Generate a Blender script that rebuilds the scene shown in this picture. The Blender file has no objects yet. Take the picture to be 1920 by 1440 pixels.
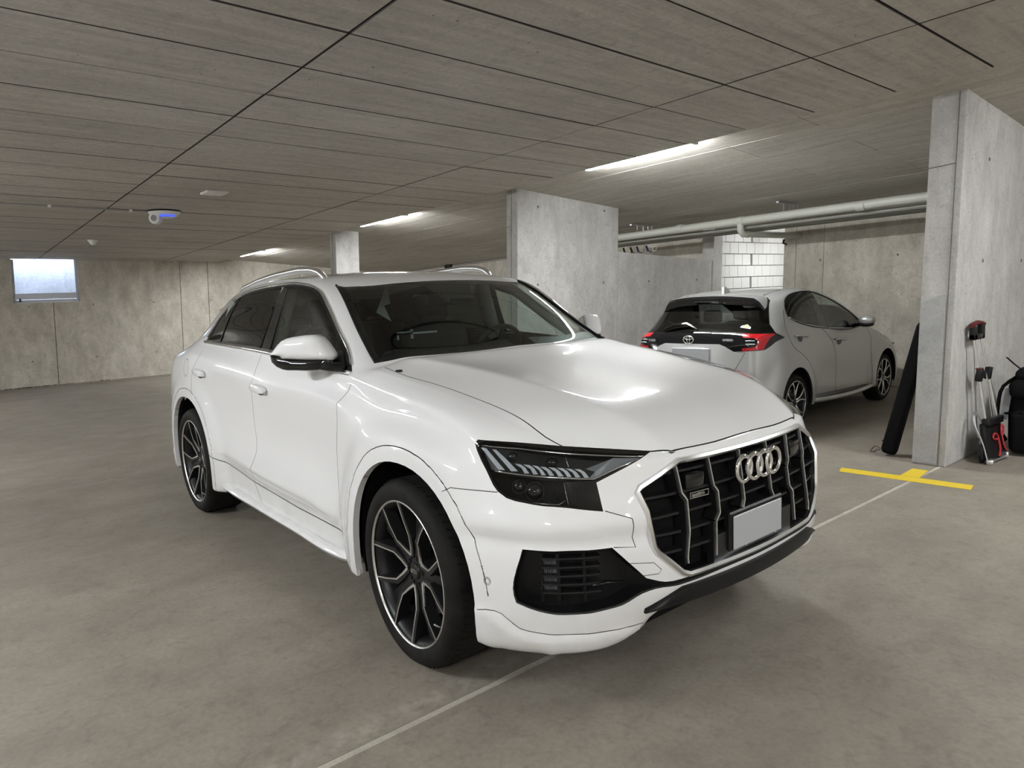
import bpy, bmesh, math, random
import numpy as np
from mathutils import Vector, Matrix
from mathutils.bvhtree import BVHTree
random.seed(7)
SC = bpy.context.scene
COL = SC.collection

# light levels: strip lamps (emission), daylight outside the window, lamp row over the lane
LAMP = 312.0; WORLD = 26.0; LANE_X = (-11.5, -6.2, -1.2, 3.6); LANE_Y = -4.3
# ------------------------------------------------------------------ camera, world, light, exposure
def cam_setup():
    cd = bpy.data.cameras.new('camera'); co = bpy.data.objects.new('camera', cd); COL.objects.link(co)
    yaw, pitch, roll, f = CAM_YAW, CAM_PITCH, CAM_ROLL, CAM_F
    fw = Vector((math.cos(yaw)*math.cos(pitch), math.sin(yaw)*math.cos(pitch), math.sin(pitch)))
    r = Vector((math.sin(yaw), -math.cos(yaw), 0)); u = r.cross(fw)
    r2 = r*math.cos(roll)+u*math.sin(roll); u2 = -r*math.sin(roll)+u*math.cos(roll)
    m = Matrix((r2, u2, -fw)).transposed().to_4x4(); m.translation = Vector(CAM_POS)
    co.matrix_world = m
    cd.sensor_fit = 'HORIZONTAL'; cd.sensor_width = 36.0; cd.lens = 36.0*f/1920.0
    cd.clip_start = 0.05; cd.clip_end = 200
    SC.camera = co
CAM_POS = (2.39342, -2.32272, 1.48008); CAM_YAW = 2.456284; CAM_PITCH = -0.1246128; CAM_ROLL = -0.0444228; CAM_F = 1306.97
cam_setup()
SC.view_settings.view_transform = 'Standard'; SC.view_settings.look = 'None'
SC.view_settings.gamma = 1.0; SC.view_settings.use_curve_mapping = False
SC.view_settings.exposure = 0.0
w = bpy.data.worlds.new('world'); SC.world = w; w.use_nodes = True
w.node_tree.nodes['Background'].inputs[0].default_value = (0.60, 0.72, 1.0, 1); w.node_tree.nodes['Background'].inputs[1].default_value = WORLD

# ------------------------------------------------------------------ helpers
MATS = {}
def mat(name, color=(.8,.8,.8), rough=.5, metal=0., coat=0., spec=None, emit=None, estr=0., trans=0., alpha=None):
    if name in MATS: return MATS[name]
    m = bpy.data.materials.new(name); m.use_nodes = True
    b = m.node_tree.nodes['Principled BSDF']
    b.inputs['Base Color'].default_value = (*color, 1); b.inputs['Roughness'].default_value = rough; b.inputs['Metallic'].default_value = metal
    if coat: b.inputs['Coat Weight'].default_value = coat; b.inputs['Coat Roughness'].default_value = .03
    if spec is not None: b.inputs['Specular IOR Level'].default_value = spec
    if emit: b.inputs['Emission Color'].default_value = (*emit, 1); b.inputs['Emission Strength'].default_value = estr
    if trans: b.inputs['Transmission Weight'].default_value = trans
    m.diffuse_color = (*color, 1)
    MATS[name] = m; return m
def glass_mat(name, tint, fres=1.45, rough=.0, refl=1.0):
    m = bpy.data.materials.new(name); m.use_nodes = True; nt = m.node_tree; nt.nodes.clear()
    o = nt.nodes.new('ShaderNodeOutputMaterial'); t = nt.nodes.new('ShaderNodeBsdfTransparent'); g = nt.nodes.new('ShaderNodeBsdfGlossy')
    mx = nt.nodes.new('ShaderNodeMixShader'); fr = nt.nodes.new('ShaderNodeFresnel')
    t.inputs[0].default_value = (*tint, 1); g.inputs['Roughness'].default_value = rough; g.inputs[0].default_value = (refl,)*3+(1,); fr.inputs[0].default_value = fres
    ge = nt.nodes.new('ShaderNodeNewGeometry'); mr = nt.nodes.new('ShaderNodeMapRange'); mr.inputs[3].default_value = fres; mr.inputs[4].default_value = 1/fres   # thin sheet: same reflection from both sides
    nt.links.new(ge.outputs['Backfacing'], mr.inputs[0]); nt.links.new(mr.outputs[0], fr.inputs[0])
    nt.links.new(fr.outputs[0], mx.inputs[0]); nt.links.new(t.outputs[0], mx.inputs[1]); nt.links.new(g.outputs[0], mx.inputs[2]); nt.links.new(mx.outputs[0], o.inputs[0])
    MATS[name] = m; return m

def obj_from(name, verts, faces, m=None, parent=None, smooth=False):
    me = bpy.data.meshes.new(name); me.from_pydata([tuple(v) for v in verts], [], faces); me.update()
    if smooth: me.polygons.foreach_set('use_smooth', [True]*len(me.polygons))
    o = bpy.data.objects.new(name, me); COL.objects.link(o)
    if m: me.materials.append(m)
    if parent: o.parent = parent
    return o
def obj_bm(name, bm, m=None, parent=None, smooth=False, angle=None):
    me = bpy.data.meshes.new(name); bm.normal_update(); bm.to_mesh(me); bm.free()
    if smooth: me.polygons.foreach_set('use_smooth', [True]*len(me.polygons))
    if angle is not None: me.set_sharp_from_angle(angle=math.radians(angle))
    o = bpy.data.objects.new(name, me); COL.objects.link(o)
    if m: me.materials.append(m)
    if parent: o.parent = parent
    return o
def thing(name, label, cat, loc=(0,0,0), group=None):
    o = bpy.data.objects.new(name, None); COL.objects.link(o); o.location = loc
    o['label'] = label; o['category'] = cat; o.empty_display_size = .1
    if group: o['group'] = group
    return o
def tag(o, label=None, cat=None, group=None, kind=None):
    if label: o['label'] = label
    if cat: o['category'] = cat
    if group: o['group'] = group
    if kind: o['kind'] = kind
    return o
def bm_box(bm, c, s, rot=None):
    r = bmesh.ops.create_cube(bm, size=1.0); vs = r['verts']
    bmesh.ops.scale(bm, vec=s, verts=vs)
    if rot is not None: bmesh.ops.rotate(bm, cent=(0,0,0), matrix=rot, verts=vs)
    bmesh.ops.translate(bm, vec=c, verts=vs); return vs
def bm_tube(bm, pts, rad, n=8, closed=False, caps=True, squash=None, up=None):
    """tube through points; rad scalar or list; squash=(a,b) scales the section along (normal, binormal)"""
    pts = [Vector(p) for p in pts]; N = len(pts); rings = []
    prev = None
    for i, p in enumerate(pts):
        a = pts[(i-1) % N] if (closed or i > 0) else p; b = pts[(i+1) % N] if (closed or i < N-1) else p
        t = (b-a).normalized()
        if up is not None: nrm = (Vector(up) - t*t.dot(Vector(up))).normalized()
        elif prev is None:
            nrm = t.orthogonal().normalized()
        else: nrm = (prev - t*t.dot(prev)).normalized()
        prev = nrm; bn = t.cross(nrm)
        r = rad[i] if isinstance(rad, (list, tuple)) else rad
        sa, sb = squash if squash else (1, 1)
        rings.append([bm.verts.new(p + nrm*math.cos(2*math.pi*k/n)*r*sa + bn*math.sin(2*math.pi*k/n)*r*sb) for k in range(n)])
    for i in range(N if closed else N-1):
        A, B = rings[i], rings[(i+1) % N]
        for k in range(n): bm.faces.new((A[k], A[(k+1) % n], B[(k+1) % n], B[k]))
    if caps and not closed:
        bm.faces.new(rings[0][::-1]); bm.faces.new(rings[-1])
    return rings
def bm_lathe(bm, prof, axis_pt, axis, ref, n=48, closed_prof=False):
    """prof: list of (r, h); h along axis"""
    ax = Vector(axis).normalized(); rf = Vector(ref); rf = (rf - ax*ax.dot(rf)).normalized(); b = ax.cross(rf); P = Vector(axis_pt)
    rings = []
    for r, h in prof:
        rings.append([bm.verts.new(P + ax*h + (rf*math.cos(2*math.pi*k/n)+b*math.sin(2*math.pi*k/n))*r) for k in range(n)])
    m = len(rings)
    for i in range(m if closed_prof else m-1):
        A, B = rings[i], rings[(i+1) % m]
        for k in range(n): bm.faces.new((A[k], A[(k+1) % n], B[(k+1) % n], B[k]))
    return rings
def bm_prism(bm, poly, p0, ux, uy, depth):
    """extrude 2D polygon placed in frame (p0, ux, uy) along ux x uy by depth"""
    ux = Vector(ux); uy = Vector(uy); n = ux.cross(uy).normalized(); p0 = Vector(p0)
    A = [bm.verts.new(p0+ux*a+uy*b) for a, b in poly]; B = [bm.verts.new(p0+ux*a+uy*b+n*depth) for a, b in poly]
    k = len(poly)
    bm.faces.new(A[::-1]); bm.faces.new(B)
    for i in range(k): bm.faces.new((A[i], A[(i+1) % k], B[(i+1) % k], B[i]))
def smooth_poly(pts, step=.03, closed=False, corners=()):
    """Catmull-Rom resampling; indices in corners stay sharp"""
    P = [np.array(p, float) for p in pts]; N = len(P); out = []
    segs = N if closed else N-1
    for i in range(segs):
        p1, p2 = P[i], P[(i+1) % N]
        p0 = P[(i-1) % N] if (closed or i > 0) else 2*p1-p2
        p3 = P[(i+2) % N] if (closed or i < N-2) else 2*p2-p1
        if i in corners: p0 = 2*p1-p2
        if (i+1) % N in corners: p3 = 2*p2-p1
        L = np.linalg.norm(p2-p1); k = max(1, int(round(L/step)))
        # centripetal-ish tangents scaled by local chord lengths
        d0 = max(np.linalg.norm(p1-p0), 1e-6); d1 = max(L, 1e-6); d2 = max(np.linalg.norm(p3-p2), 1e-6)
        t1 = ((p1-p0)/d0*d1 + (p2-p1)/d1*d0)/(d0+d1)*d1; t2 = ((p2-p1)/d1*d2+(p3-p2)/d2*d1)/(d1+d2)*d1
        for s in range(k):
            t = s/k; h = (2*t**3-3*t*t+1, t**3-2*t*t+t, -2*t**3+3*t*t, t**3-t*t)
            out.append(tuple(h[0]*p1+h[1]*t1+h[2]*p2+h[3]*t2))
    if not closed: out.append(tuple(P[-1]))
    return out
def pip(pt, poly):
    x, y = pt; c = False; j = len(poly)-1
    for i in range(len(poly)):
        xi, yi = poly[i]; xj, yj = poly[j]
        if (yi > y) != (yj > y) and x < (xj-xi)*(y-yi)/(yj-yi)+xi: c = not c
        j = i
    return c

class Proj:
    """2D projection: a, b axes in 3D; d = viewing direction into the body"""
    def __init__(s, a, b, d): s.a = Vector(a); s.b = Vector(b); s.d = Vector(d).normalized()
    def to2(s, p): return (p.dot(s.a), p.dot(s.b))
SIDE = Proj((1,0,0), (0,0,1), (0,1,0))           # looking at the car's right side
FRONT = Proj((0,1,0), (0,0,1), (-1,0,0))
TOP = Proj((1,0,0), (0,1,0), (0,0,-1))
BACK = Proj((0,1,0), (0,0,1), (1,0,0))

class Shell:
    """dense body surface that outlines are cut into"""
    def __init__(s, bm): s.bm = bm; s.tag = bm.faces.layers.int.new('part')
    def bvh(s): s.tree = BVHTree.FromBMesh(s.bm)
    def drop(s, test):
        fs = [f for f in s.bm.faces if test(f.calc_center_median())]
        bmesh.ops.delete(s.bm, geom=fs, context='FACES')
    def hit(s, q, pr, back=6.0):
        o = pr.a*q[0]+pr.b*q[1]; o = o/1.0 - pr.d*back
        h = s.tree.ray_cast(o, pr.d)
        return (h[0], h[1]) if h[0] is not None else (None, None)
    def cut(s, poly, pr, tagv=None, filt=None, only=None, facing=.0, remove=False):
        bm = s.bm; P = [Vector((p[0], p[1])) for p in poly]; n = len(P); T = s.tag
        x0 = min(p.x for p in P)-.02; x1 = max(p.x for p in P)+.02; y0 = min(p.y for p in P)-.02; y1 = max(p.y for p in P)+.02
        cand = set()
        for f in bm.faces:
            if f.normal.dot(pr.d) > -facing: continue
            if only is not None and f[T] not in only: continue
            if filt and not filt(f.calc_center_median()): continue
            q = [pr.to2(v.co) for v in f.verts]
            if max(a for a, b in q) < x0 or min(a for a, b in q) > x1 or max(b for a, b in q) < y0 or min(b for a, b in q) > y1: continue
            cand.add(f)
        for i in range(n):
            p, q = P[i], P[(i+1) % n]; e = q-p; L = e.length
            if L < 1e-7: continue
            t = e/L; nn = Vector((-t.y, t.x)); sel = []
            for f in cand:
                if not f.is_valid: continue
                mn = 1e9; mx = -1e9; sn = 1e9; sx = -1e9
                for v in f.verts:
                    a, b = pr.to2(v.co); dx = a-p.x; dy = b-p.y
                    u = dx*nn.x+dy*nn.y; w_ = dx*t.x+dy*t.y
                    mn = min(mn, u); mx = max(mx, u); sn = min(sn, w_); sx = max(sx, w_)
                if mn < -1e-6 and mx > 1e-6 and sx > -1e-6 and sn < L+1e-6: sel.append(f)
            if not sel: continue
            no = pr.a*nn.x+pr.b*nn.y; co = pr.a*p.x+pr.b*p.y
            eds = set(); vs = set()
            for f in sel: eds.update(f.edges); vs.update(f.verts)
            r = bmesh.ops.bisect_plane(bm, geom=list(sel)+list(eds)+list(vs), dist=1e-6, plane_co=co, plane_no=no)
            for g in r['geom']:
                if isinstance(g, bmesh.types.BMFace): cand.add(g)
            for g in r['geom_cut']:
                if isinstance(g, bmesh.types.BMEdge): cand.update(f for f in g.link_faces)
        ins = []
        pl = [(p.x, p.y) for p in P]
        for f in cand:
            if not f.is_valid: continue
            if f.normal.dot(pr.d) > -facing: continue
            if only is not None and f[T] not in only: continue
            if filt and not filt(f.calc_center_median()): continue
            if pip(pr.to2(f.calc_center_median()), pl): ins.append(f)
        if tagv is not None:
            for f in ins: f[T] = tagv
        if remove: bmesh.ops.delete(bm, geom=ins, context='FACES')
        return ins
    def line(s, pts, pr, half=.0022, **k):
        P = [Vector((p[0], p[1])) for p in pts]; n = len(P); L = []; R = []
        for i in range(n):
            a = P[max(i-1, 0)]; b = P[min(i+1, n-1)]; t = (b-a).normalized(); nn = Vector((-t.y, t.x))
            L.append(P[i]+nn*half); R.append(P[i]-nn*half)
        return s.cut([(p.x, p.y) for p in L+R[::-1]], pr, **k)
    def take(s, pred):
        """split off faces with pred into a new bmesh (removed from shell)"""
        fs = [f for f in s.bm.faces if pred(f)]
        return split_faces(s.bm, fs)
def split_faces(bm, fs, delete=True):
    nb = bmesh.new(); mp = {}
    for f in fs:
        vs = []
        for v in f.verts:
            if v not in mp: mp[v] = nb.verts.new(v.co)
            vs.append(mp[v])
        try: nf = nb.faces.new(vs); nf.smooth = True
        except ValueError: pass
    if delete: bmesh.ops.delete(bm, geom=fs, context='FACES')
    nb.normal_update(); return nb
def bm_mirror(bm, merge=False):
    """returns a bmesh holding bm mirrored in y (merge: both halves welded)"""
    nb = bm.copy() if merge else bmesh.new(); mp = {}
    src = list(bm.verts)
    for v in src: mp[v.index] = None
    bm.verts.index_update()
    vs = [nb.verts.new((v.co.x, -v.co.y, v.co.z)) for v in bm.verts]
    for f in bm.faces:
        try: nf = nb.faces.new([vs[v.index] for v in f.verts][::-1]); nf.smooth = f.smooth
        except ValueError: pass
    if merge: bmesh.ops.remove_doubles(nb, verts=[v for v in nb.verts if abs(v.co.y) < 1e-3], dist=5e-4)
    nb.normal_update(); return nb
def bm_thicken(bm, d, sides=True, dark=True):
    """give an open sheet thickness d inward (against its normals)"""
    bm.normal_update()
    vs = list(bm.verts); nm = {v: v.normal.copy() for v in vs}
    bedges = [e for e in bm.edges if e.is_boundary]
    mp = {v: bm.verts.new(v.co - nm[v]*d) for v in vs}
    fs = [f for f in bm.faces]
    for f in fs: 
        nf = bm.faces.new([mp[v] for v in f.verts][::-1]); nf.smooth = True; nf.material_index = 1
    if sides:
        for e in bedges:
            lf = e.link_loops[0]; a = lf.vert; b = lf.link_loop_next.vert
            try:
                nf = bm.faces.new((b, a, mp[a], mp[b])); nf.material_index = 1 if dark else 0
            except ValueError: pass
    return bm
# ------------------------------------------------------------------ shared car materials
def car_mats():
    m = mat('white_paint', (.87,.87,.88), .42, 0, 1.0, .12)
    mat('gloss_black', (.006,.006,.007), .08, 0, .3); mat('satin_black', (.0065,.0065,.007), .45, spec=.3); mat('matt_black', (.004,.004,.004), .8, spec=.15)
    mat('gap_dark', (.05,.05,.05), .8, spec=.1); mat('chrome', (.86,.87,.88), .09, 1.0); mat('satin_chrome', (.80,.80,.80), .28, 1.0); mat('blade_chrome', (.92,.92,.92), .38, 1.0)
    mat('dark_alloy', (.011,.011,.012), .4, .2); mat('bright_alloy', (.86,.85,.83), .33, 1.0)
    mat('brake_steel', (.22,.21,.20), .4, 1.0); mat('interior_black', (.010,.010,.010), .7); mat('shade_grey', (.10,.10,.105), .6); mat('headliner', (.30,.30,.29), .8)
    mat('lamp_dark', (.014,.014,.015), .35, .2); mat('lamp_grey', (.17,.175,.18), .4, .2); mat('lamp_white', (.50,.52,.54), .25, .1)
    mat('red_badge', (.5,.01,.01), .4); mat('plate_white', (.40,.41,.43), .4); mat('plate_edge', (.05,.05,.055), .4)
    mat('amber', (.6,.25,.02), .3)
    glass_mat('windscreen_glass', (.62,.70,.67), 1.5); glass_mat('side_glass', (.62,.67,.64), 1.5); glass_mat('privacy_glass', (.05,.055,.055), 1.5); glass_mat('lamp_glass', (.86,.88,.90), 1.45)
    # tyre rubber: dusty black with faint tread grain
    t = mat('tyre_rubber', (.014,.014,.014), .75); nt = t.node_tree; b = nt.nodes['Principled BSDF']
    n = nt.nodes.new('ShaderNodeTexNoise'); n.inputs['Scale'].default_value = 14; cr = nt.nodes.new('ShaderNodeValToRGB')
    cr.color_ramp.elements[0].color = (.005,.0048,.0045,1); cr.color_ramp.elements[1].color = (.014,.013,.012,1); b.inputs['Specular IOR Level'].default_value = .25; cr.color_ramp.elements[0].position = .35; cr.color_ramp.elements[1].position = .75
    tc = nt.nodes.new('ShaderNodeTexCoord'); nt.links.new(tc.outputs['Object'], n.inputs[0]); nt.links.new(n.outputs[0], cr.inputs[0]); nt.links.new(cr.outputs[0], b.inputs['Base Color'])
    # white paint: faint road dust low on the body
    nt = m.node_tree; b = nt.nodes['Principled BSDF']
    tc = nt.nodes.new('ShaderNodeTexCoord'); sp = nt.nodes.new('ShaderNodeSeparateXYZ'); nt.links.new(tc.outputs['Object'], sp.inputs[0])
    mr = nt.nodes.new('ShaderNodeMapRange'); mr.inputs['From Min'].default_value = .62; mr.inputs['From Max'].default_value = .25; nt.links.new(sp.outputs['Z'], mr.inputs['Value'])
    no = nt.nodes.new('ShaderNodeTexNoise'); no.inputs['Scale'].default_value = 9; no.inputs['Detail'].default_value = 6; nt.links.new(tc.outputs['Object'], no.inputs[0])
    mu = nt.nodes.new('ShaderNodeMath'); mu.operation = 'MULTIPLY'; nt.links.new(mr.outputs[0], mu.inputs[0]); nt.links.new(no.outputs[0], mu.inputs[1])
    m2 = nt.nodes.new('ShaderNodeMath'); m2.operation = 'MULTIPLY'; m2.inputs[1].default_value = .55; nt.links.new(mu.outputs[0], m2.inputs[0])
    mx = nt.nodes.new('ShaderNodeMix'); mx.data_type = 'RGBA'; nt.links.new(m2.outputs[0], mx.inputs[0])
    mx.inputs[6].default_value = (.87,.87,.88,1); mx.inputs[7].default_value = (.38,.36,.32,1); nt.links.new(mx.outputs[2], b.inputs['Base Color'])
car_mats()
M = MATS

# ------------------------------------------------------------------ the garage shell
def bw(x, y, z): return Vector((x+.0082*z, y+.0479*z, z))       # the building leans a little against the drained floor
def zc(x, y): return 2.82+.0112*(x-.4)-.0188*(y-3.8)              # flat ceiling bay
def zf(x, y): return 2.83+.078+.0112*(x-.4)-.085*(y-3.25)          # sloped bay beyond the lamp line
def concrete(name, lo, hi, spot=(.10,.095,.085), streak=(1,1,1), big=.35, grain=55., rough=.85, rnd=0., holes=.0, bump=.12, stain=0., stain_col=(.2,.18,.15), band=False, mixf=.62):
    m = bpy.data.materials.new(name); m.use_nodes = True; nt = m.node_tree; N = nt.nodes; L = nt.links; b = N['Principled BSDF']; b.inputs['Roughness'].default_value = rough
    b.inputs['Specular IOR Level'].default_value = .3
    g = N.new('ShaderNodeNewGeometry')
    def noise(sc, det, vec=None, rough_=.6, dist=0.):
        n = N.new('ShaderNodeTexNoise'); n.inputs['Scale'].default_value = sc; n.inputs['Detail'].default_value = det; n.inputs['Roughness'].default_value = rough_; n.inputs['Distortion'].default_value = dist
        L.new(vec if vec is not None else g.outputs['Position'], n.inputs['Vector']); return n.outputs[0]
    def ramp(v, p0, p1, a=0., c=1.):
        r = N.new('ShaderNodeMapRange'); r.inputs[1].default_value = p0; r.inputs[2].default_value = p1; r.inputs[3].default_value = a; r.inputs[4].default_value = c; L.new(v, r.inputs[0]); return r.outputs[0]
    def mix(f, a, c, mode='MIX'):
        x = N.new('ShaderNodeMix'); x.data_type = 'RGBA'; x.blend_type = mode
        if isinstance(f, float): x.inputs[0].default_value = f
        else: L.new(f, x.inputs[0])
        for s, v in ((6, a), (7, c)):
            if isinstance(v, tuple): x.inputs[s].default_value = (*v, 1)
            else: L.new(v, x.inputs[s])
        return x.outputs[2]
    mp = N.new('ShaderNodeMapping'); mp.inputs['Scale'].default_value = streak; L.new(g.outputs['Position'], mp.inputs[0])
    n1 = ramp(noise(big, 5, None, .6, .4), .33, .67); n2 = ramp(noise(3.2, 6, mp.outputs[0], .65, .3), .3, .7); n3 = ramp(noise(grain, 3), .25, .75)
    c = mix(n1, lo, hi); c2 = mix(n2, tuple(v*.80 for v in lo), tuple(min(1, v*1.10) for v in hi)); c = mix(mixf, c, c2); c = mix(ramp(n3, 0, 1, 0, .42), c, tuple(v*.60 for v in lo))
    c = mix(ramp(noise(13, 7, None, .7, .6), .50, .78, 0, .55), c, tuple(v*.55 for v in lo))
    if stain:
        s_ = ramp(noise(1.3, 7, mp.outputs[0], .7, .8), .56, .72, 0, stain); c = mix(s_, c, stain_col)
    if holes:
        v = N.new('ShaderNodeTexVoronoi'); v.inputs['Scale'].default_value = 9.; L.new(g.outputs['Position'], v.inputs['Vector']); w1 = ramp(v.outputs['Distance'], .05, .08, holes, 0.)
        gate = ramp(noise(2.2, 2), .52, .60, 0., 1.); mu = N.new('ShaderNodeMath'); mu.operation = 'MULTIPLY'; L.new(w1, mu.inputs[0]); L.new(gate, mu.inputs[1]); c = mix(mu.outputs[0], c, spot)
    if band:                                   # dusty wear along the floor joint
        sx = N.new('ShaderNodeSeparateXYZ'); L.new(g.outputs['Position'], sx.inputs[0])
        d1 = N.new('ShaderNodeMath'); d1.operation = 'SUBTRACT'; d1.inputs[1].default_value = .27; L.new(sx.outputs[0], d1.inputs[0]); d2 = N.new('ShaderNodeMath'); d2.operation = 'ABSOLUTE'; L.new(d1.outputs[0], d2.inputs[0])
        m1 = N.new('ShaderNodeMath'); m1.operation = 'MULTIPLY'; L.new(ramp(d2.outputs[0], .02, .09, .42, 0), m1.inputs[0]); L.new(ramp(noise(16, 6), .38, .62), m1.inputs[1])
        m2 = N.new('ShaderNodeMath'); m2.operation = 'MULTIPLY'; L.new(m1.outputs[0], m2.inputs[0]); L.new(ramp(sx.outputs[1], -.35, -.75), m2.inputs[1]); c = mix(m2.outputs[0], c, (.47,.44,.375))
    if rnd:
        oi = N.new('ShaderNodeObjectInfo'); hs = N.new('ShaderNodeHueSaturation'); L.new(ramp(oi.outputs['Random'], 0, 1, 1-rnd, 1+rnd), hs.inputs['Value']); L.new(c, hs.inputs['Color']); c = hs.outputs[0]
    L.new(c, b.inputs['Base Color'])
    bp = N.new('ShaderNodeBump'); bp.inputs['Strength'].default_value = bump; bp.inputs['Distance'].default_value = .02
    L.new(noise(18., 8, mp.outputs[0]), bp.inputs['Height']); L.new(bp.outputs[0], b.inputs['Normal'])
    MATS[name] = m; return m
concrete('ceiling_concrete', (.42,.398,.358), (.64,.612,.558), streak=(4.5,.35,1), rnd=.035, holes=.9, stain=.15, mixf=.5, stain_col=(.28,.25,.21))
concrete('soffit_concrete', (.47,.445,.39), (.63,.60,.535), streak=(.35,3.0,1), rnd=.035, stain=.25, stain_col=(.27,.25,.22))
concrete('wall_concrete', (.42,.385,.32), (.68,.64,.555), streak=(1.5,1.5,.8), rnd=.03, holes=.9, stain=.9, stain_col=(.37,.34,.285), big=.8)
concrete('pillar_concrete', (.44,.425,.40), (.60,.585,.56), streak=(1.7,1.7,.7), holes=.9, stain=.4, stain_col=(.36,.34,.32), big=.9)
concrete('floor_concrete', (.232,.203,.166), (.315,.280,.235), streak=(.9,.6,1), grain=45, rough=.6, stain=.25, stain_col=(.205,.178,.146), big=.28, bump=.05, band=True)
concrete('joint_concrete', (.42,.39,.32), (.55,.52,.45), grain=80)
concrete('patch_concrete', (.40,.40,.39), (.50,.50,.49), streak=(1,1,1), big=1.4)
mat('joint_dark', (.06,.055,.05), .9); mat('joint_grey', (.14,.14,.135), .9); mat('tie_dark', (.14,.13,.115), .9)
mat('white_block', (.74,.74,.73), .8); mat('yellow_tape', (.72,.52,.03), .55); mat('pipe_grey', (.50,.50,.44), .45); mat('pipe_dark', (.24,.235,.20), .5); mat('zinc', (.45,.45,.45), .4, .8); mat('window_frame', (.62,.64,.70), .5)
mat('fitting_white', (.70,.70,.68), .4); mat('blue_led', (.05,.08,.6), .3, emit=(.05,.10,1.0), estr=1.2); mat('black_cloth', (.0045,.0045,.005), .9, spec=.12); mat('black_plastic', (.007,.007,.0075), .45, spec=.3); mat('red_strap', (.38,.02,.025), .7); mat('red_plastic', (.10,.012,.012), .5); mat('steel_tube', (.88,.89,.90), .38, 1.0); mat('blue_plastic', (.008,.011,.05), .5); mat('grey_mesh', (.22,.22,.23), .8)
LAMP_STR = 1.0
mat('lamp_tube', (.9,.9,.9), .5, emit=(.95,.98,1.0), estr=LAMP)
CM, WM, PM, FM = M['ceiling_concrete'], M['wall_concrete'], M['pillar_concrete'], M['floor_concrete']
def struct(o): o['kind'] = 'structure'; return o
def prism_pts(name, base, top, m, parent=None):
    """solid between two matching polygons (lists of points)"""
    n = len(base); V = list(base)+list(top); F = [tuple(range(n))[::-1], tuple(range(n, 2*n))]+[(i, (i+1) % n, n+(i+1) % n, n+i) for i in range(n)]
    o = obj_from(name, V, F, m, parent); bm = bmesh.new(); bm.from_mesh(o.data); bmesh.ops.recalc_face_normals(bm, faces=bm.faces); bm.to_mesh(o.data); bm.free(); return o
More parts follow.
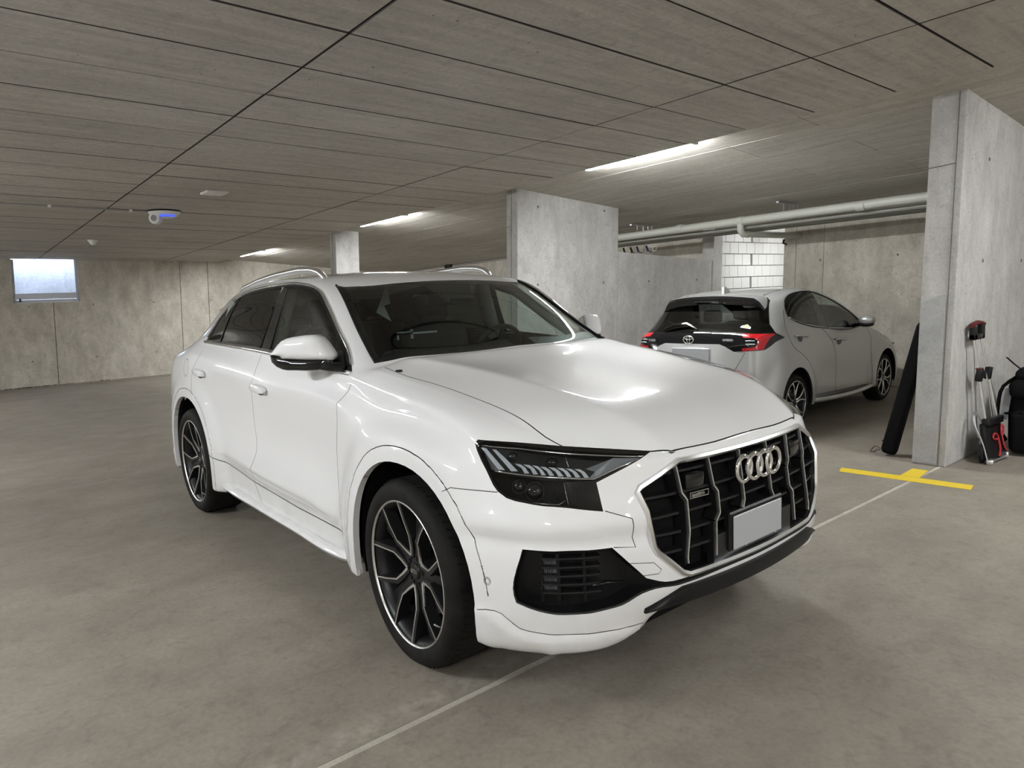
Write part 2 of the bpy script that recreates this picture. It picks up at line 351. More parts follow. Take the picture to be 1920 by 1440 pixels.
def build_room():
    X0, X1, Y0, Y1 = -15.7, 6.4, -10.4, 7.95
    # floor: two pours with a pale joint between them
    def slab(name, xa, xb, par=None):
        return prism_pts(name, [Vector((x,y,-.12)) for x, y in ((xa,Y0-.1),(xb,Y0-.1),(xb,10.6),(xa,10.6))], [Vector((x,y,0)) for x, y in ((xa,Y0-.1),(xb,Y0-.1),(xb,10.6),(xa,10.6))], FM, par)
    fl = struct(slab('floor', X0-1.6, .345)); slab('floor_slab', .375, X1+.2, fl)
    prism_pts('floor_joint', [Vector(p) for p in ((.345,Y0,-.1),(.375,Y0,-.1),(.375,10.6,-.1),(.345,10.6,-.1))], [Vector(p) for p in ((.345,Y0,-.002),(.375,Y0,-.002),(.375,10.6,-.002),(.345,10.6,-.002))], M['joint_concrete'], fl)
    for x, y, a, b_ in ((-2.05,-2.43,.055,.028),(-1.45,-2.28,.035,.018),(1.75,2.45,.06,.03)):       # small dark oil spots
        bm = bmesh.new(); bm_lathe(bm, [(.0005,.0008),(.7,.0008),(1.0,.0003)], (0,0,0), (0,0,1), (1,0,0), 14)
        for v in bm.verts: r_ = 1+.18*math.sin(3*math.atan2(v.co.y, v.co.x)+x); v.co = Vector((x+v.co.x*a*r_, y+v.co.y*b_*r_, v.co.z))
        obj_bm('oil_spot', bm, M['joint_dark'], fl)
    # ceiling of the near bay: formwork panels 0.61 x 2.48 m
    ce = struct(prism_pts('ceiling', [Vector((x,y,zc(x,y)+.035)) for x, y in ((X0-.3,Y0-.2),(X1+.3,Y0-.2),(X1+.3,3.25),(X0-.3,3.25))], [Vector((x,y,zc(x,y)+.25)) for x, y in ((X0-.3,Y0-.2),(X1+.3,Y0-.2),(X1+.3,3.25),(X0-.3,3.25))], M['joint_dark']))
    def ppanel(name, dx, dy, sx, sy, m, gap=.0055):
        bm = bmesh.new(); a, b_ = dx/2-gap, dy/2-gap; e = .0025
        low = [(-a+e,-b_+e),(a-e,-b_+e),(a-e,b_-e),(-a+e,b_-e)]; up = [(-a,-b_),(a,-b_),(a,b_),(-a,b_)]
        A = [bm.verts.new((x,y,sx*x+sy*y)) for x, y in low]; B = [bm.verts.new((x,y,sx*x+sy*y+.006)) for x, y in up]; C = [bm.verts.new((x,y,sx*x+sy*y+.036)) for x, y in up]
        bm.faces.new(A[::-1])
        for P, Q in ((A, B), (B, C)):
            for i in range(4): bm.faces.new((P[i], P[(i+1) % 4], Q[(i+1) % 4], Q[i])).material_index = 1
        me = bpy.data.meshes.new(name); bm.normal_update(); bm.to_mesh(me); bm.free(); me.materials.append(m); me.materials.append(M['joint_dark'] if m is CM else m); return me
    rows = [(-10.4,-7.92),(-7.92,-5.44),(-5.44,-2.96),(-2.96,-.48),(-.48,2.0),(2.0,3.25)]
    full = ppanel('formwork_panel', .608, 2.48, .0112, -.0188, CM); edge = ppanel('formwork_panel', .608, 1.25, .0112, -.0188, CM)
    rr = random.Random(3)
    for i in range(37):
        xc = .14+.304-.608*i + .608*9
        if xc < X0+.1: break
        for (ya, yb) in rows:
            o = bpy.data.objects.new('formwork_panel', full if yb-ya > 2 else edge); COL.objects.link(o); o.parent = ce
            yc = (ya+yb)/2; o.location = (xc, yc, zc(xc, yc)+rr.uniform(-.0015,.0025)); o.rotation_euler = (rr.uniform(-.0006,.0006), rr.uniform(-.002,.002), 0)
    # step face along the lamp line and the sloped soffit beyond
    st = prism_pts('ceiling_edge', [Vector((x,y,zc(x,3.25))) for x, y in ((X0,3.235),(X1,3.235),(X1,3.25),(X0,3.25))], [Vector((x,y,zc(x,3.25)+.25)) for x, y in ((X0,3.235),(X1,3.235),(X1,3.25),(X0,3.25))], CM, ce)
    so = struct(prism_pts('ceiling_soffit', [Vector((x,y,zf(x,y)+.033)) for x, y in ((X0-.3,3.25),(X1+.3,3.25),(X1+.3,8.4),(X0-.3,8.4))], [Vector((x,y,zf(x,y)+.2)) for x, y in ((X0-.3,3.25),(X1+.3,3.25),(X1+.3,8.4),(X0-.3,8.4))], M['joint_grey']))
    sm = M['soffit_concrete']; sp = ppanel('soffit_board', 2.48, .60, .0112, -.085, sm, .0015)
    for j in range(9):
        yc = 3.25+.30+.60*j
        for i in range(10):
            xc = X1+.3-1.24-2.48*i - (.9 if j % 2 else 0)
            o = bpy.data.objects.new('soffit_board', sp); COL.objects.link(o); o.parent = so; o.location = (xc, yc, zf(xc, yc)+rr.uniform(-.001,.0015))
    # wall at the far left with the window, built of pours separated by joints
    wl = struct(prism_pts('wall_left', [bw(x,y,0) for x, y in ((X0-.25,Y0),(X0-.22,Y0),(X0-.22,-3.0),(X0-.25,-3.0))], [bw(x,y,2.95) for x, y in ((X0-.25,Y0),(X0-.22,Y0),(X0-.22,-3.0),(X0-.25,-3.0))], M['joint_dark']))
    wy0, wy1, wz0, wz1 = -1.08, .125, 1.80, 2.60
    ys = [-10.4,-8.0,-5.4,-2.9,-.37,2.22,2.86,5.2,6.9,8.35]
    for ya, yb in zip(ys, ys[1:]):
        top = 3.0
        poly = [(ya+.006,0),(yb-.006,0),(yb-.006,top),(ya+.006,top)]
        if yb == -.37: poly = [(ya+.006,0),(yb-.006,0),(yb-.006,wz0),(wy0,wz0),(wy0,top),(ya+.006,top)]
        if ya == -.37: poly = [(ya+.006,0),(yb-.006,0),(yb-.006,top),(wy1,top),(wy1,wz0),(ya+.006,wz0)]
        prism_pts('wall_panel', [bw(X0-.28,y,z) for y, z in poly], [bw(X0+rr.uniform(0,.004),y,z) for y, z in poly], WM, wl)
        bm = bmesh.new()
    # joints show a dark backing
    for y in ys[1:-1]:
        t = wz0-.01 if y == -.37 else 2.9
        prism_pts('wall_joint', [bw(X0-.2,y+d,z) for d, z in ((-.01,0),(.01,0),(.01,t),(-.01,t))], [bw(X0-.012,y+d,z) for d, z in ((-.01,0),(.01,0),(.01,t),(-.01,t))], M['joint_dark'], wl)
    ties = bmesh.new()
    def ties_at(par, pts, ax, m=M['tie_dark']):
        for p in pts:
            b = bmesh.new(); bm_lathe(b, [(.0005,.0015),(.010,.0015),(.013,.0025),(.015,.001),(.015,-.01)], p, ax, (0,0,1), 12); obj_bm('tie_hole', b, m, par)
    ties_at(wl, [bw(X0+.004,y,z) for y in (-4.2,-1.75,-.82,.38,1.62,2.9,4.1) for z in (.55,1.72)], (1,0,0))
    # window: light shaft behind, tilted frame with a bottom rail
    wi = struct(obj_from('window_1', [], [])); wi.parent = None
    def wbox(name, xa, xb, ya, yb, za, zb, m, par): return prism_pts(name, [bw(xa,y,z) for y, z in ((ya,za),(yb,za),(yb,zb),(ya,zb))], [bw(xb,y,z) for y, z in ((ya,za),(yb,za),(yb,zb),(ya,zb))], m, par)
    wbox('shaft_wall', X0-1.12, X0-1.02, wy0-.5, wy1+.5, wz0-.5, 3.6, M['pillar_concrete'], wi); wbox('shaft_wall', X0-1.1, X0-.28, wy0-.32, wy0-.22, wz0-.5, 3.6, M['pillar_concrete'], wi); wbox('shaft_wall', X0-1.1, X0-.28, wy1+.05, wy1+.15, wz0-.5, 3.6, M['pillar_concrete'], wi)
    wbox('shaft_floor', X0-1.1, X0-.27, wy0-.3, wy1+.1, wz0-.25, wz0-.15, M['pillar_concrete'], wi)
    wbox('window_frame', X0-.16, X0-.09, wy0+.01, wy1-.01, wz0+.005, wz0+.06, M['window_frame'], wi); wbox('window_frame', X0-.16, X0-.09, wy0+.01, wy0+.05, wz0+.06, 2.72, M['window_frame'], wi); wbox('window_frame', X0-.16, X0-.09, wy1-.05, wy1-.01, wz0+.06, 2.72, M['window_frame'], wi)
    wbox('window_sash', X0-.13, X0-.07, wy0+.03, wy1-.02, wz0+.075, wz0+.20, M['window_frame'], wi)
    wbox('window_pane', X0-.125, X0-.121, wy0+.05, wy1-.05, wz0+.19, 2.70, M['lamp_glass'], wi)
    wbox('window_handle', X0-.075, X0-.05, wy0+.11, wy0+.135, wz0+.02, wz0+.10, M['black_plastic'], wi)
    # back wall (behind the hatchback), opening with the white block wall
    wb = struct(prism_pts('wall_back', [bw(x,y,0) for x, y in ((X0-.3,Y1+.16),(-4.7,Y1+.16),(-4.7,Y1+.2),(X0-.3,Y1+.2))], [bw(x,y,2.9) for x, y in ((X0-.3,Y1+.16),(-4.7,Y1+.16),(-4.7,Y1+.2),(X0-.3,Y1+.2))], M['joint_grey']))
    xs = [X0-.3,-12.6,-10.1,-8.2,-6.25,-4.62]
    for xa, xb in zip(xs, xs[1:]): prism_pts('wall_panel', [bw(x,y,0) for x, y in ((xa+.005,Y1),(xb-.005,Y1),(xb-.005,Y1+.18),(xa+.005,Y1+.18))], [bw(x,y,2.9) for x, y in ((xa+.005,Y1),(xb-.005,Y1),(xb-.005,Y1+.18),(xa+.005,Y1+.18))], WM, wb)
    xs = [-3.44,-3.24,-2.80,-.35,2.1,4.5,X1+.2]
    for xa, xb in zip(xs, xs[1:]): prism_pts('wall_panel', [bw(x,y,0) for x, y in ((xa+.003,Y1),(xb-.003,Y1),(xb-.003,Y1+.22),(xa+.003,Y1+.22))], [bw(x,y,2.9) for x, y in ((xa+.003,Y1),(xb-.003,Y1),(xb-.003,Y1+.22),(xa+.003,Y1+.22))], WM, wb)
    ties_at(wb, [bw(x,Y1-.003,z) for x in (-2.85,-1.75,-.7) for z in (.6,1.82)], (0,-1,0))
    # other walls, out of view
    wr = struct(prism_pts('wall_right', [Vector((x,y,0)) for x, y in ((X1,Y0),(X1+.2,Y0),(X1+.2,8.3),(X1,8.3))], [Vector((x,y,3.4)) for x, y in ((X1,Y0),(X1+.2,Y0),(X1+.2,8.3),(X1,8.3))], WM))
    wf = struct(prism_pts('wall_front', [Vector((x,y,0)) for x, y in ((X0,Y0-.2),(X1+.2,Y0-.2),(X1+.2,Y0),(X0,Y0))], [Vector((x,y,3.5)) for x, y in ((X0,Y0-.2),(X1+.2,Y0-.2),(X1+.2,Y0),(X0,Y0))], WM))
    # partition left of the hatchback: lower wall, paler upper strip, pilaster
    pa = struct(prism_pts('wall_partition', [bw(x,y,0) for x, y in ((-4.72,5.30),(-4.515,5.30),(-4.515,7.62),(-4.72,7.62))], [bw(x,y,z) for x, y, z in ((-4.72,5.30,2.055),(-4.515,5.30,2.055),(-4.515,7.62,1.925),(-4.72,7.62,1.925))], PM))
    prism_pts('pilaster', [bw(x,y,0) for x, y in ((-4.72,7.625),(-4.50,7.625),(-4.50,7.87),(-4.72,7.87))], [bw(x,y,2.75) for x, y in ((-4.72,7.625),(-4.50,7.625),(-4.50,7.87),(-4.72,7.87))], PM, pa)
    ties_at(pa, [bw(-4.512,y,z) for y in (6.0,7.2) for z in (.6,1.62)], (1,0,0))
    # niche of white blocks
    ni = struct(prism_pts('wall_niche', [bw(x,y,0) for x, y in ((-4.85,7.87),(-4.66,7.87),(-4.66,10.5),(-4.85,10.5))], [bw(x,y,2.8) for x, y in ((-4.85,7.87),(-4.66,7.87),(-4.66,10.5),(-4.85,10.5))], M['joint_grey']))
    bmk = bmesh.new(); bm_box(bmk, (0,0,0), (.06,.252,.190)); bmesh.ops.bevel(bmk, geom=bmk.edges[:], offset=.004, segments=1, affect='EDGES', profile=.5); meb = bpy.data.meshes.new('brick'); bmk.to_mesh(meb); bmk.free(); meb.materials.append(M['white_block'])
    for k in range(13):
        z = .1+.2*k+.045
        for i in range(10):
            y = 8.0+.26*i+(.13 if k % 2 else 0)
            if k % 2 == 1 and i == 4: pass
            o = bpy.data.objects.new('brick', meb); COL.objects.link(o); o.parent = ni; p = bw(-4.64+rr.uniform(-.002,.002), y-.13, z); o.location = p
            if k % 2 == 1 and i == 4: o.scale = (1,.78,1); o.location.y += .028
    prism_pts('niche_wall', [bw(x,y,0) for x, y in ((-4.8,10.42),(-2.4,10.42),(-2.4,10.6),(-4.8,10.6))], [bw(x,y,2.8) for x, y in ((-4.8,10.42),(-2.4,10.42),(-2.4,10.6),(-4.8,10.6))], WM, ni); prism_pts('niche_wall', [bw(x,y,0) for x, y in ((-2.6,8.15),(-2.4,8.15),(-2.4,10.5),(-2.6,10.5))], [bw(x,y,2.8) for x, y in ((-2.6,8.15),(-2.4,8.15),(-2.4,10.5),(-2.6,10.5))], WM, ni)
    prism_pts('niche_ceiling', [bw(x,y,2.62) for x, y in ((-4.8,8.2),(-2.4,8.2),(-2.4,10.5),(-4.8,10.5))], [bw(x,y,2.75) for x, y in ((-4.8,8.2),(-2.4,8.2),(-2.4,10.5),(-4.8,10.5))], sm, ni)
    # wall pillars
    def pillar(name, xa, xb, ya, yb, H=2.9):
        o = struct(prism_pts(name, [bw(x,y,0) for x, y in ((xa,ya),(xb,ya),(xb,yb),(xa,yb))], [bw(x,y,H) for x, y in ((xa,ya),(xb,ya),(xb,yb),(xa,yb))], PM))
        m_ = o.modifiers.new('b', 'BEVEL'); m_.width = .008; m_.segments = 2
        return o
    p1 = pillar('wall_pillar', .155, .40, 3.655, 5.9); p2 = pillar('wall_pillar', -4.735, -4.515, 3.40, 5.30); p3 = pillar('wall_pillar', -9.47, -9.235, 3.17, 3.62)
    # smooth repair coat and casting seams on the near pillar
    prism_pts('plaster_coat', [bw(x,3.653,z) for x, z in ((.157,.02),(.335,.02),(.335,1.36),(.157,1.30))], [bw(x,3.649,z) for x, z in ((.159,.02),(.333,.02),(.333,1.355),(.159,1.295))], M['patch_concrete'], p1)
    for p, ya, xa, xb, zs in ((p1, 3.653, .157, .35, (2.32,)), (p2, 3.398, -4.733, -4.66, (2.36,)), (p3, 3.168, -9.468, -9.41, (2.3,))):
        for z in zs: prism_pts('casting_seam', [bw(x,ya,zz) for x, zz in ((xa,z),(xb,z+.012),(xb,z+.018),(xa,z+.006))], [bw(x,ya-.002,zz) for x, zz in ((xa,z),(xb,z+.012),(xb,z+.018),(xa,z+.006))], M['tie_dark'], p)
    for p, xx, ya in ((p1, .345, 3.653), (p2, -4.635, 3.398), (p3, -9.37, 3.168)): prism_pts('casting_seam', [bw(xx+d,ya,zz) for d, zz in ((0,.0),(.006,.0),(.006,2.86),(0,2.86))], [bw(xx+d,ya-.003,zz) for d, zz in ((0,.0),(.006,.0),(.006,2.86),(0,2.86))], M['tie_dark'], p)
    ties_at(p2, [bw(-4.513,y,z) for y in (3.75,5.0) for z in (1.62,2.62)], (1,0,0)); ties_at(p1, [bw(.402,y,z) for y in (4.2,5.2) for z in (1.6,2.4)], (1,0,0))
build_room()

# ------------------------------------------------------------------ ceiling lamps
def tube_lamp(xc, y, L, label, z=None, both_sides=False):
    z = zc(xc, 3.25)+.004 if z is None else z
    t = thing('strip_lamp', label, 'lamp', (xc, y, z+.05), 'strip lamps along the ceiling step' if not both_sides else None)
    a = math.atan(.0112)
    def bx(name, c, s, m):
        b = bmesh.new(); bm_box(b, c, s); bmesh.ops.bevel(b, geom=[e for e in b.edges if abs(e.verts[0].co.x-e.verts[1].co.x) > .3], offset=min(.012, s[2]*.3), segments=2, affect='EDGES', profile=.5); o = obj_bm(name, b, m, t, True, 50); return o
    bx('diffuser', (0,0,-.028), (L-.05,.075,.040), M['lamp_tube']); bx('housing', (0,0,-.004), (L-.01,.06,.012), M['fitting_white'])
    for sx in (-1, 1): b = bmesh.new(); bm_box(b, (sx*(L/2-.015),0,-.028), (.03,.078,.044)); obj_bm('end_cap', b, M['fitting_white'], t)
    t.rotation_euler = (0, -a, 0); return t
for xc, lb in ((-2.36,'lit strip lamp nearest the camera, above the silver car'), (-7.55,'lit strip lamp between the two far pillars, above the white car roof'), (-13.45,'small lit strip lamp farthest away, before the far pillar'), (2.65,'lit strip lamp on the ceiling step right of the near pillar'), (6.0,'lit strip lamp at the right-hand end wall')):
    if xc < 5.6: tube_lamp(xc, 3.315, 1.42, lb)
# second lamp row over the driving lane, behind the camera's view
for xc, lbl in zip(LANE_X, ('hanging strip lamp over the lane, nearest the window wall','hanging strip lamp over the lane, beside the white car tail','hanging strip lamp over the lane, beside the white car bonnet','hanging strip lamp over the lane, behind the viewer')): tube_lamp(xc, LANE_Y, 1.42, lbl, zc(xc, LANE_Y)-.30, True)
tube_lamp(5.0, -.6, 1.42, 'hanging strip lamp ahead of the white car, out of the picture', 2.62, True)  # extra lamp, added to throw more light on the white car's front
tube_lamp(-3.55, 9.2, .45, 'lit strip lamp inside the white block niche', 2.42, True)

# ------------------------------------------------------------------ pipes, fittings
def build_fittings():
    yP, zP = 6.6, 2.395
    t = thing('waste_pipe', 'pale grey drain pipe hung along the ceiling above the silver car', 'pipe', (-2.5, yP, zP))
    def tb(name, pts, r, m, par=t, n=14, **k):
        b = bmesh.new(); bm_tube(b, [Vector(p)-Vector(par.location) if par else p for p in pts], r, n, **k); return obj_bm(name, b, m, par, True, 50)
    tb('main_run', [(-6.6,yP,zP-.03),(-3.3,yP,zP),(.9,yP,zP+.02)], .056, M['pipe_grey'])
    tb('elbow', [(-3.27,yP,zP),(-3.27,yP,zP-.13),(-3.265,yP+.06,zP-.18),(-3.25,yP+.16,zP-.185)], .046, M['pipe_grey'])
    tb('branch_pipe', [(-3.25,yP+.10,zP-.185),(-3.18,yP+1.2,zP-.19),(-3.1,yP+3.4,zP-.16)], .040, M['pipe_grey'])
    for x in (-3.27, -4.3, -1.6): tb('pipe_socket', [(x-.05,yP,zP),(x+.05,yP,zP)], .062, M['pipe_grey'])
    for i, (y, z, r) in enumerate(((yP+.16,zP-.078,.030),(yP+.27,zP-.098,.026),(yP+.37,zP-.112,.024))):
        o = thing('supply_pipe', ('thin grey supply pipe next to the drain pipe', 'thin grey supply pipe in the middle of the three', 'thin grey supply pipe nearest the back wall')[i], 'pipe', (-2.5,y,z), None)
        tb('pipe_run', [(-6.6,y,z-.02),(.9,y,z+.01)], r, M['pipe_dark'], o, 10)
    for x, lb in ((-5.15,'zinc pipe hanger on the ceiling by the middle pillar'), (-2.62,'zinc pipe hanger on the ceiling above the blocks')):
        h = thing('pipe_hanger', lb, 'bracket', (x,yP+.15,zf(x,yP+.15)))
        b = bmesh.new(); bm_box(b, (0,0,-.012), (.04,.62,.022)); obj_bm('rail', b, M['zinc'], h)
        for y in (-.15,.0,.12,.22):
            b = bmesh.new(); bm_tube(b, [(0,y,-.02),(0,y,zP-h.location.z+(.062 if y == -.15 else -.042))], .006, 6); obj_bm('threaded_rod', b, M['zinc'], h)
    # valves and clips hanging under the pipes
    for x, c, lb in ((-5.76,'black_plastic','black pipe clip under the pipes, nearest the middle pillar'),(-5.60,'black_plastic','black pipe clip under the pipes, second from the middle pillar'),(-5.46,'blue_plastic','dark blue valve under the pipes, next to the black clips'),(-5.26,'blue_plastic','dark blue valve under the pipes, farther right than the other')):
        p = Vector((x, 6.97, zP-.222)); v = thing('pipe_valve', lb, 'valve', p)
        b = bmesh.new(); bm_tube(b, [(-.02,0,.05),(0,0,.0),(.03,-.01,-.045)], .017, 8); obj_bm('valve_body', b, M[c], v, True)
        b = bmesh.new(); bm_box(b, (.055,-.02,-.05), (.10,.022,.02), Matrix.Rotation(.2,3,'Y')); obj_bm('lever', b, M[c], v)
    v = thing('ring_bracket', 'small pale ring bracket under the pipes beside the valves', 'bracket', (-5.10,6.97,zP-.235)); b = bmesh.new(); bm_tube(b, [(.035*math.cos(a*math.pi/8),0,.035*math.sin(a*math.pi/8)) for a in range(16)], .008, 6, closed=True); obj_bm('ring', b, M['pipe_grey'], v, True)
    b = bmesh.new(); bm_tube(b, [(0,0,.03),(0,0,.075)], .008, 6); obj_bm('ring_stem', b, M['pipe_grey'], v, True)
    # black clip on the branch pipe
    v = thing('pipe_clip', 'black clip under the branch pipe in front of the white blocks', 'clip', (-3.17,yP+1.0,zP-.30)); b = bmesh.new(); bm_tube(b, [(0,0,.05),(0,-.03,.0),(.01,.05,-.02)], .016, 6); obj_bm('clip_body', b, M['black_plastic'], v, True)
    # conduit and junction box at the far back wall
    t2 = thing('wall_conduit', 'thin grey conduit under the ceiling along the far back wall', 'conduit', (-10,7.9,2.45))
    zz = lambda x: zf(x, 7.9)-.035
    tb('conduit_run', [(-14.6,8.02,zz(-14.6)),(-5.0,8.02,zz(-5.0))], .018, M['zinc'], t2, 8); tb('conduit_drop', [(-12.6,8.02,zz(-12.6)-.01),(-12.15,7.99,zz(-12.2)-.06),(-12.0,7.98,zz(-12)-.16),(-12.0,7.97,zz(-12)-.6)], .02, M['pipe_grey'], t2, 8)
    b = bmesh.new(); bm_box(b, Vector((-12.55,7.98,zz(-12.5)-.02))-t2.location, (.26,.09,.10)); obj_bm('junction_box', b, M['black_plastic'], t2)
    # ceiling devices
    p = (-7.72,.17); t3 = thing('gas_alarm', 'white dome alarm with a blue light on the ceiling at left', 'alarm', (*p, zc(*p)))
    b = bmesh.new(); bm_lathe(b, [(.0,.0),(.20,.0),(.205,-.012),(.20,-.016)], (0,0,0), (0,0,1), (1,0,0), 28); obj_bm('mount_plate', b, M['black_plastic'], t3, True, 40)
    b = bmesh.new(); bm_lathe(b, [(.195,-.014),(.19,-.03),(.155,-.065),(.10,-.085),(.001,-.088)], (0,0,0), (0,0,1), (1,0,0), 28); obj_bm('dome', b, M['fitting_white'], t3, True, 50)
    b = bmesh.new(); d = Vector((.72,-.69,0)).normalized(); bm_lathe(b, [(.0,.055),(.045,.05),(.052,.04),(.07,.045),(.078,.03),(.078,-.03),(.0,-.03)], Vector((.02,-.115,-.10)), d, (0,0,1), 20); obj_bm('horn', b, M['fitting_white'], t3, True, 40)
    b = bmesh.new(); bm_lathe(b, [(.0,.058),(.04,.053)], Vector((.02,-.115,-.10)), d, (0,0,1), 16); obj_bm('horn_grille', b, M['grey_mesh'], t3, True)
    b = bmesh.new(); bm_tube(b, [(.158*math.cos(a)*.95,.158*math.sin(a)*.95,-.074) for a in [math.radians(x) for x in range(-35,36,7)]], .014, 6); obj_bm('light_band', b, M['blue_led'], t3, True)
    q = (-6.02,.30); t4 = thing('ceiling_plate', 'small flat white cover plate on the ceiling', 'cover plate', (*q, zc(*q))); b = bmesh.new(); bm_box(b, (0,0,-.014), (.24,.24,.026), Matrix.Rotation(.05,3,'Z')); bmesh.ops.bevel(b, geom=b.edges[:], offset=.006, segments=1, affect='EDGES', profile=.5); obj_bm('plate', b, M['fitting_white'], t4)
    b = bmesh.new(); bm_lathe(b, [(0,-.036),(.02,-.034),(.024,-.026)], (0,0,0), (0,0,1), (1,0,0), 12); obj_bm('screw_cover', b, M['fitting_white'], t4, True)
    q = (-11.5,-.08); t5 = thing('smoke_detector', 'tiny pale detector on the ceiling near the window', 'detector', (*q, zc(*q))); b = bmesh.new(); bm_lathe(b, [(0,0),(.075,0),(.075,-.02),(.05,-.06),(.03,-.085),(.001,-.09)], (0,0,0), (0,0,1), (1,0,0), 18); obj_bm('detector_body', b, M['fitting_white'], t5, True, 40)
    b = bmesh.new(); bm_lathe(b, [(.08,0),(.085,-.006),(.075,-.012)], (0,0,0), (0,0,1), (1,0,0), 18); obj_bm('detector_base', b, M['fitting_white'], t5, True, 40)
    t6 = thing('ceiling_conduit', 'thin dark conduit running along the ceiling to the dome alarm', 'conduit', (-7.75,-2.0,zc(-7.75,-2.0)))
    pts = [(-7.75,y,zc(-7.75,y)-.014) for y in (-6.0,-3.0,-1.0,-.02)]; tb('conduit_run', pts, .010, M['zinc'], t6, 6)
    for y in (-3.4,-2.2,-1.1,-.22): b = bmesh.new(); bm_box(b, Vector((-7.75,y,zc(-7.75,y)-.014))-t6.location, (.05,.03,.03)); obj_bm('conduit_clip', b, M['fitting_white'], t6)
build_fittings()

# ------------------------------------------------------------------ floor marking, things by the near pillar
def build_props():
    t = thing('floor_marking', 'yellow tape T on the floor in front of the near pillar', 'tape', (.28,3.1,0))
    def strip(pts, m=M['yellow_tape'], name='tape_strip'):
        b = bmesh.new(); A = [b.verts.new((x-.28,y-3.1,.0006)) for x, y in pts]; B = [b.verts.new((x-.28,y-3.1,.0022)) for x, y in pts]; n = len(pts); b.faces.new(A[::-1]); b.faces.new(B)
        for i in range(n): b.faces.new((A[i], A[(i+1) % n], B[(i+1) % n], B[i]))
        return obj_bm(name, b, m, t)
    strip([(-.138,3.037),(.744,3.114),(.72,3.250),(-.181,3.156)]); strip([(.245,3.204),(.372,3.218),(.346,3.474),(.232,3.468)])
    # long black padded bag leaning on the pillar's left side
    t = thing('padded_bag', 'long black padded bag leaning on the left side of the near pillar', 'bag', (-.085,3.80,0))
    d = Vector((.135,.225,.90)).normalized(); side = d.cross(Vector((1,0,0))).normalized(); nrm = side.cross(d)
    b = bmesh.new(); rings = []
    for k, (s_, wv) in enumerate(((0,.55),(.012,.85),(.04,1.0),(.30,1.0),(.62,.98),(.80,1.0),(1.10,.97),(1.13,.8),(1.14,.3))):
        rings.append([b.verts.new(d*s_+nrm*(.056*math.copysign(abs(math.cos(a))**.35, math.cos(a))*wv)+side*(.05*math.copysign(abs(math.sin(a))**.35, math.sin(a))*wv)+Vector((0,0,.014))) for a in [2*math.pi*i/18 for i in range(18)]])
    for A, B in zip(rings, rings[1:]):
        for k in range(18): b.faces.new((A[k], A[(k+1) % 18], B[(k+1) % 18], B[k]))
    b.faces.new(rings[0][::-1]); b.faces.new(rings[-1]); obj_bm('bag_body', b, M['black_cloth'], t, True, 50)
    b = bmesh.new(); bm_tube(b, smooth_poly([(-.05,-.02,.055),(-.09,-.03,.075),(-.13,-.02,.035),(-.155,.02,.006),(-.135,.06,.006),(-.115,.02,.010),(-.10,-.03,.03),(-.055,-.02,.05)], .02), .003, 5); obj_bm('drawstring', b, M['black_plastic'], t, True)
    b = bmesh.new(); bm_tube(b, [d*.10+nrm*-.06+side*y+Vector((0,0,.012)) for y in (-.045,-.02,.02,.045)], .005, 5); obj_bm('seam', b, M['black_plastic'], t, True)
    # folded hand truck
    O = Vector((.58,4.08,0)); t = thing('hand_truck', 'folded aluminium hand truck leaning on the right face of the near pillar', 'hand truck', O)
    def tb(name, pts, r, m, n=8, **k): b = bmesh.new(); bm_tube(b, [Vector(p)-O for p in pts], r, n, **k); return obj_bm(name, b, m, t, True, 50)
    r1t, r1b = Vector((.462,3.975,1.0)), Vector((.540,4.085,.28)); r2t, r2b = Vector((.462,4.135,1.0)), Vector((.560,4.285,.285))
    m1, m2 = r1t.lerp(r1b,.42), r2t.lerp(r2b,.42)
    tb('upper_tube', [r1t, m1], .0095, M['steel_tube']); tb('upper_tube', [r2t, m2], .0095, M['steel_tube']); tb('lower_tube', [m1, r1b], .0125, M['steel_tube']); tb('lower_tube', [m2, r2b], .0150, M['steel_tube'])
    for c, nm in ((m1, 1), (m2, 2)):
        b = bmesh.new(); bm_box(b, c-O+Vector((.004,.0,0)), (.045,.055,.10), Matrix.Rotation(.12,3,'Y')); bmesh.ops.bevel(b, geom=b.edges[:], offset=.008, segments=2, affect='EDGES', profile=.5); obj_bm('collar', b, M['black_plastic'], t, True, 50)
    b = bmesh.new(); bm_box(b, m1-O+Vector((.004,0,.052)), (.042,.05,.012)); o = obj_bm('release_button', b, M['red_plastic'], t); o['label'] = 'red button on one collar'
    b = bmesh.new(); bm_box(b, (m1+m2)/2-O+Vector((.004,-.05,0)), (.03,.10,.05)); obj_bm('cross_brace', b, M['black_plastic'], t)
    # grip: a black loop with a reddish top pad
    hc = (r1t+r2t)/2-O
    for y0, y1, z0, z1, m_, nm in ((-.115,-.06,-.02,.085,'black_plastic','grip_side'),(.06,.115,-.02,.10,'black_plastic','grip_side'),(-.115,.115,-.02,.028,'black_plastic','grip_bar')):
        b = bmesh.new(); bm_box(b, hc+Vector((0,(y0+y1)/2,(z0+z1)/2)), (.045,y1-y0,z1-z0)); bmesh.ops.bevel(b, geom=b.edges[:], offset=.008, segments=2, affect='EDGES', profile=.5); obj_bm(nm, b, M[m_], t, True, 50)
    b = bmesh.new(); bm_tube(b, [hc+Vector((0,y,.088+.026*math.cos(y*10))) for y in (-.135,-.08,0,.08,.125)], .022, 8, squash=(.8,1.1), up=(0,0,1)); o = obj_bm('grip_pad', b, M['red_plastic'], t, True, 50); o['label'] = 'dark red pad on top of the grip'
    # base plate, wheels, folded nose frame, straps
    b = bmesh.new(); P4 = [Vector((.605,3.955,.035)),Vector((.640,4.275,.035)),Vector((.565,4.345,.30)),Vector((.545,4.045,.31))]
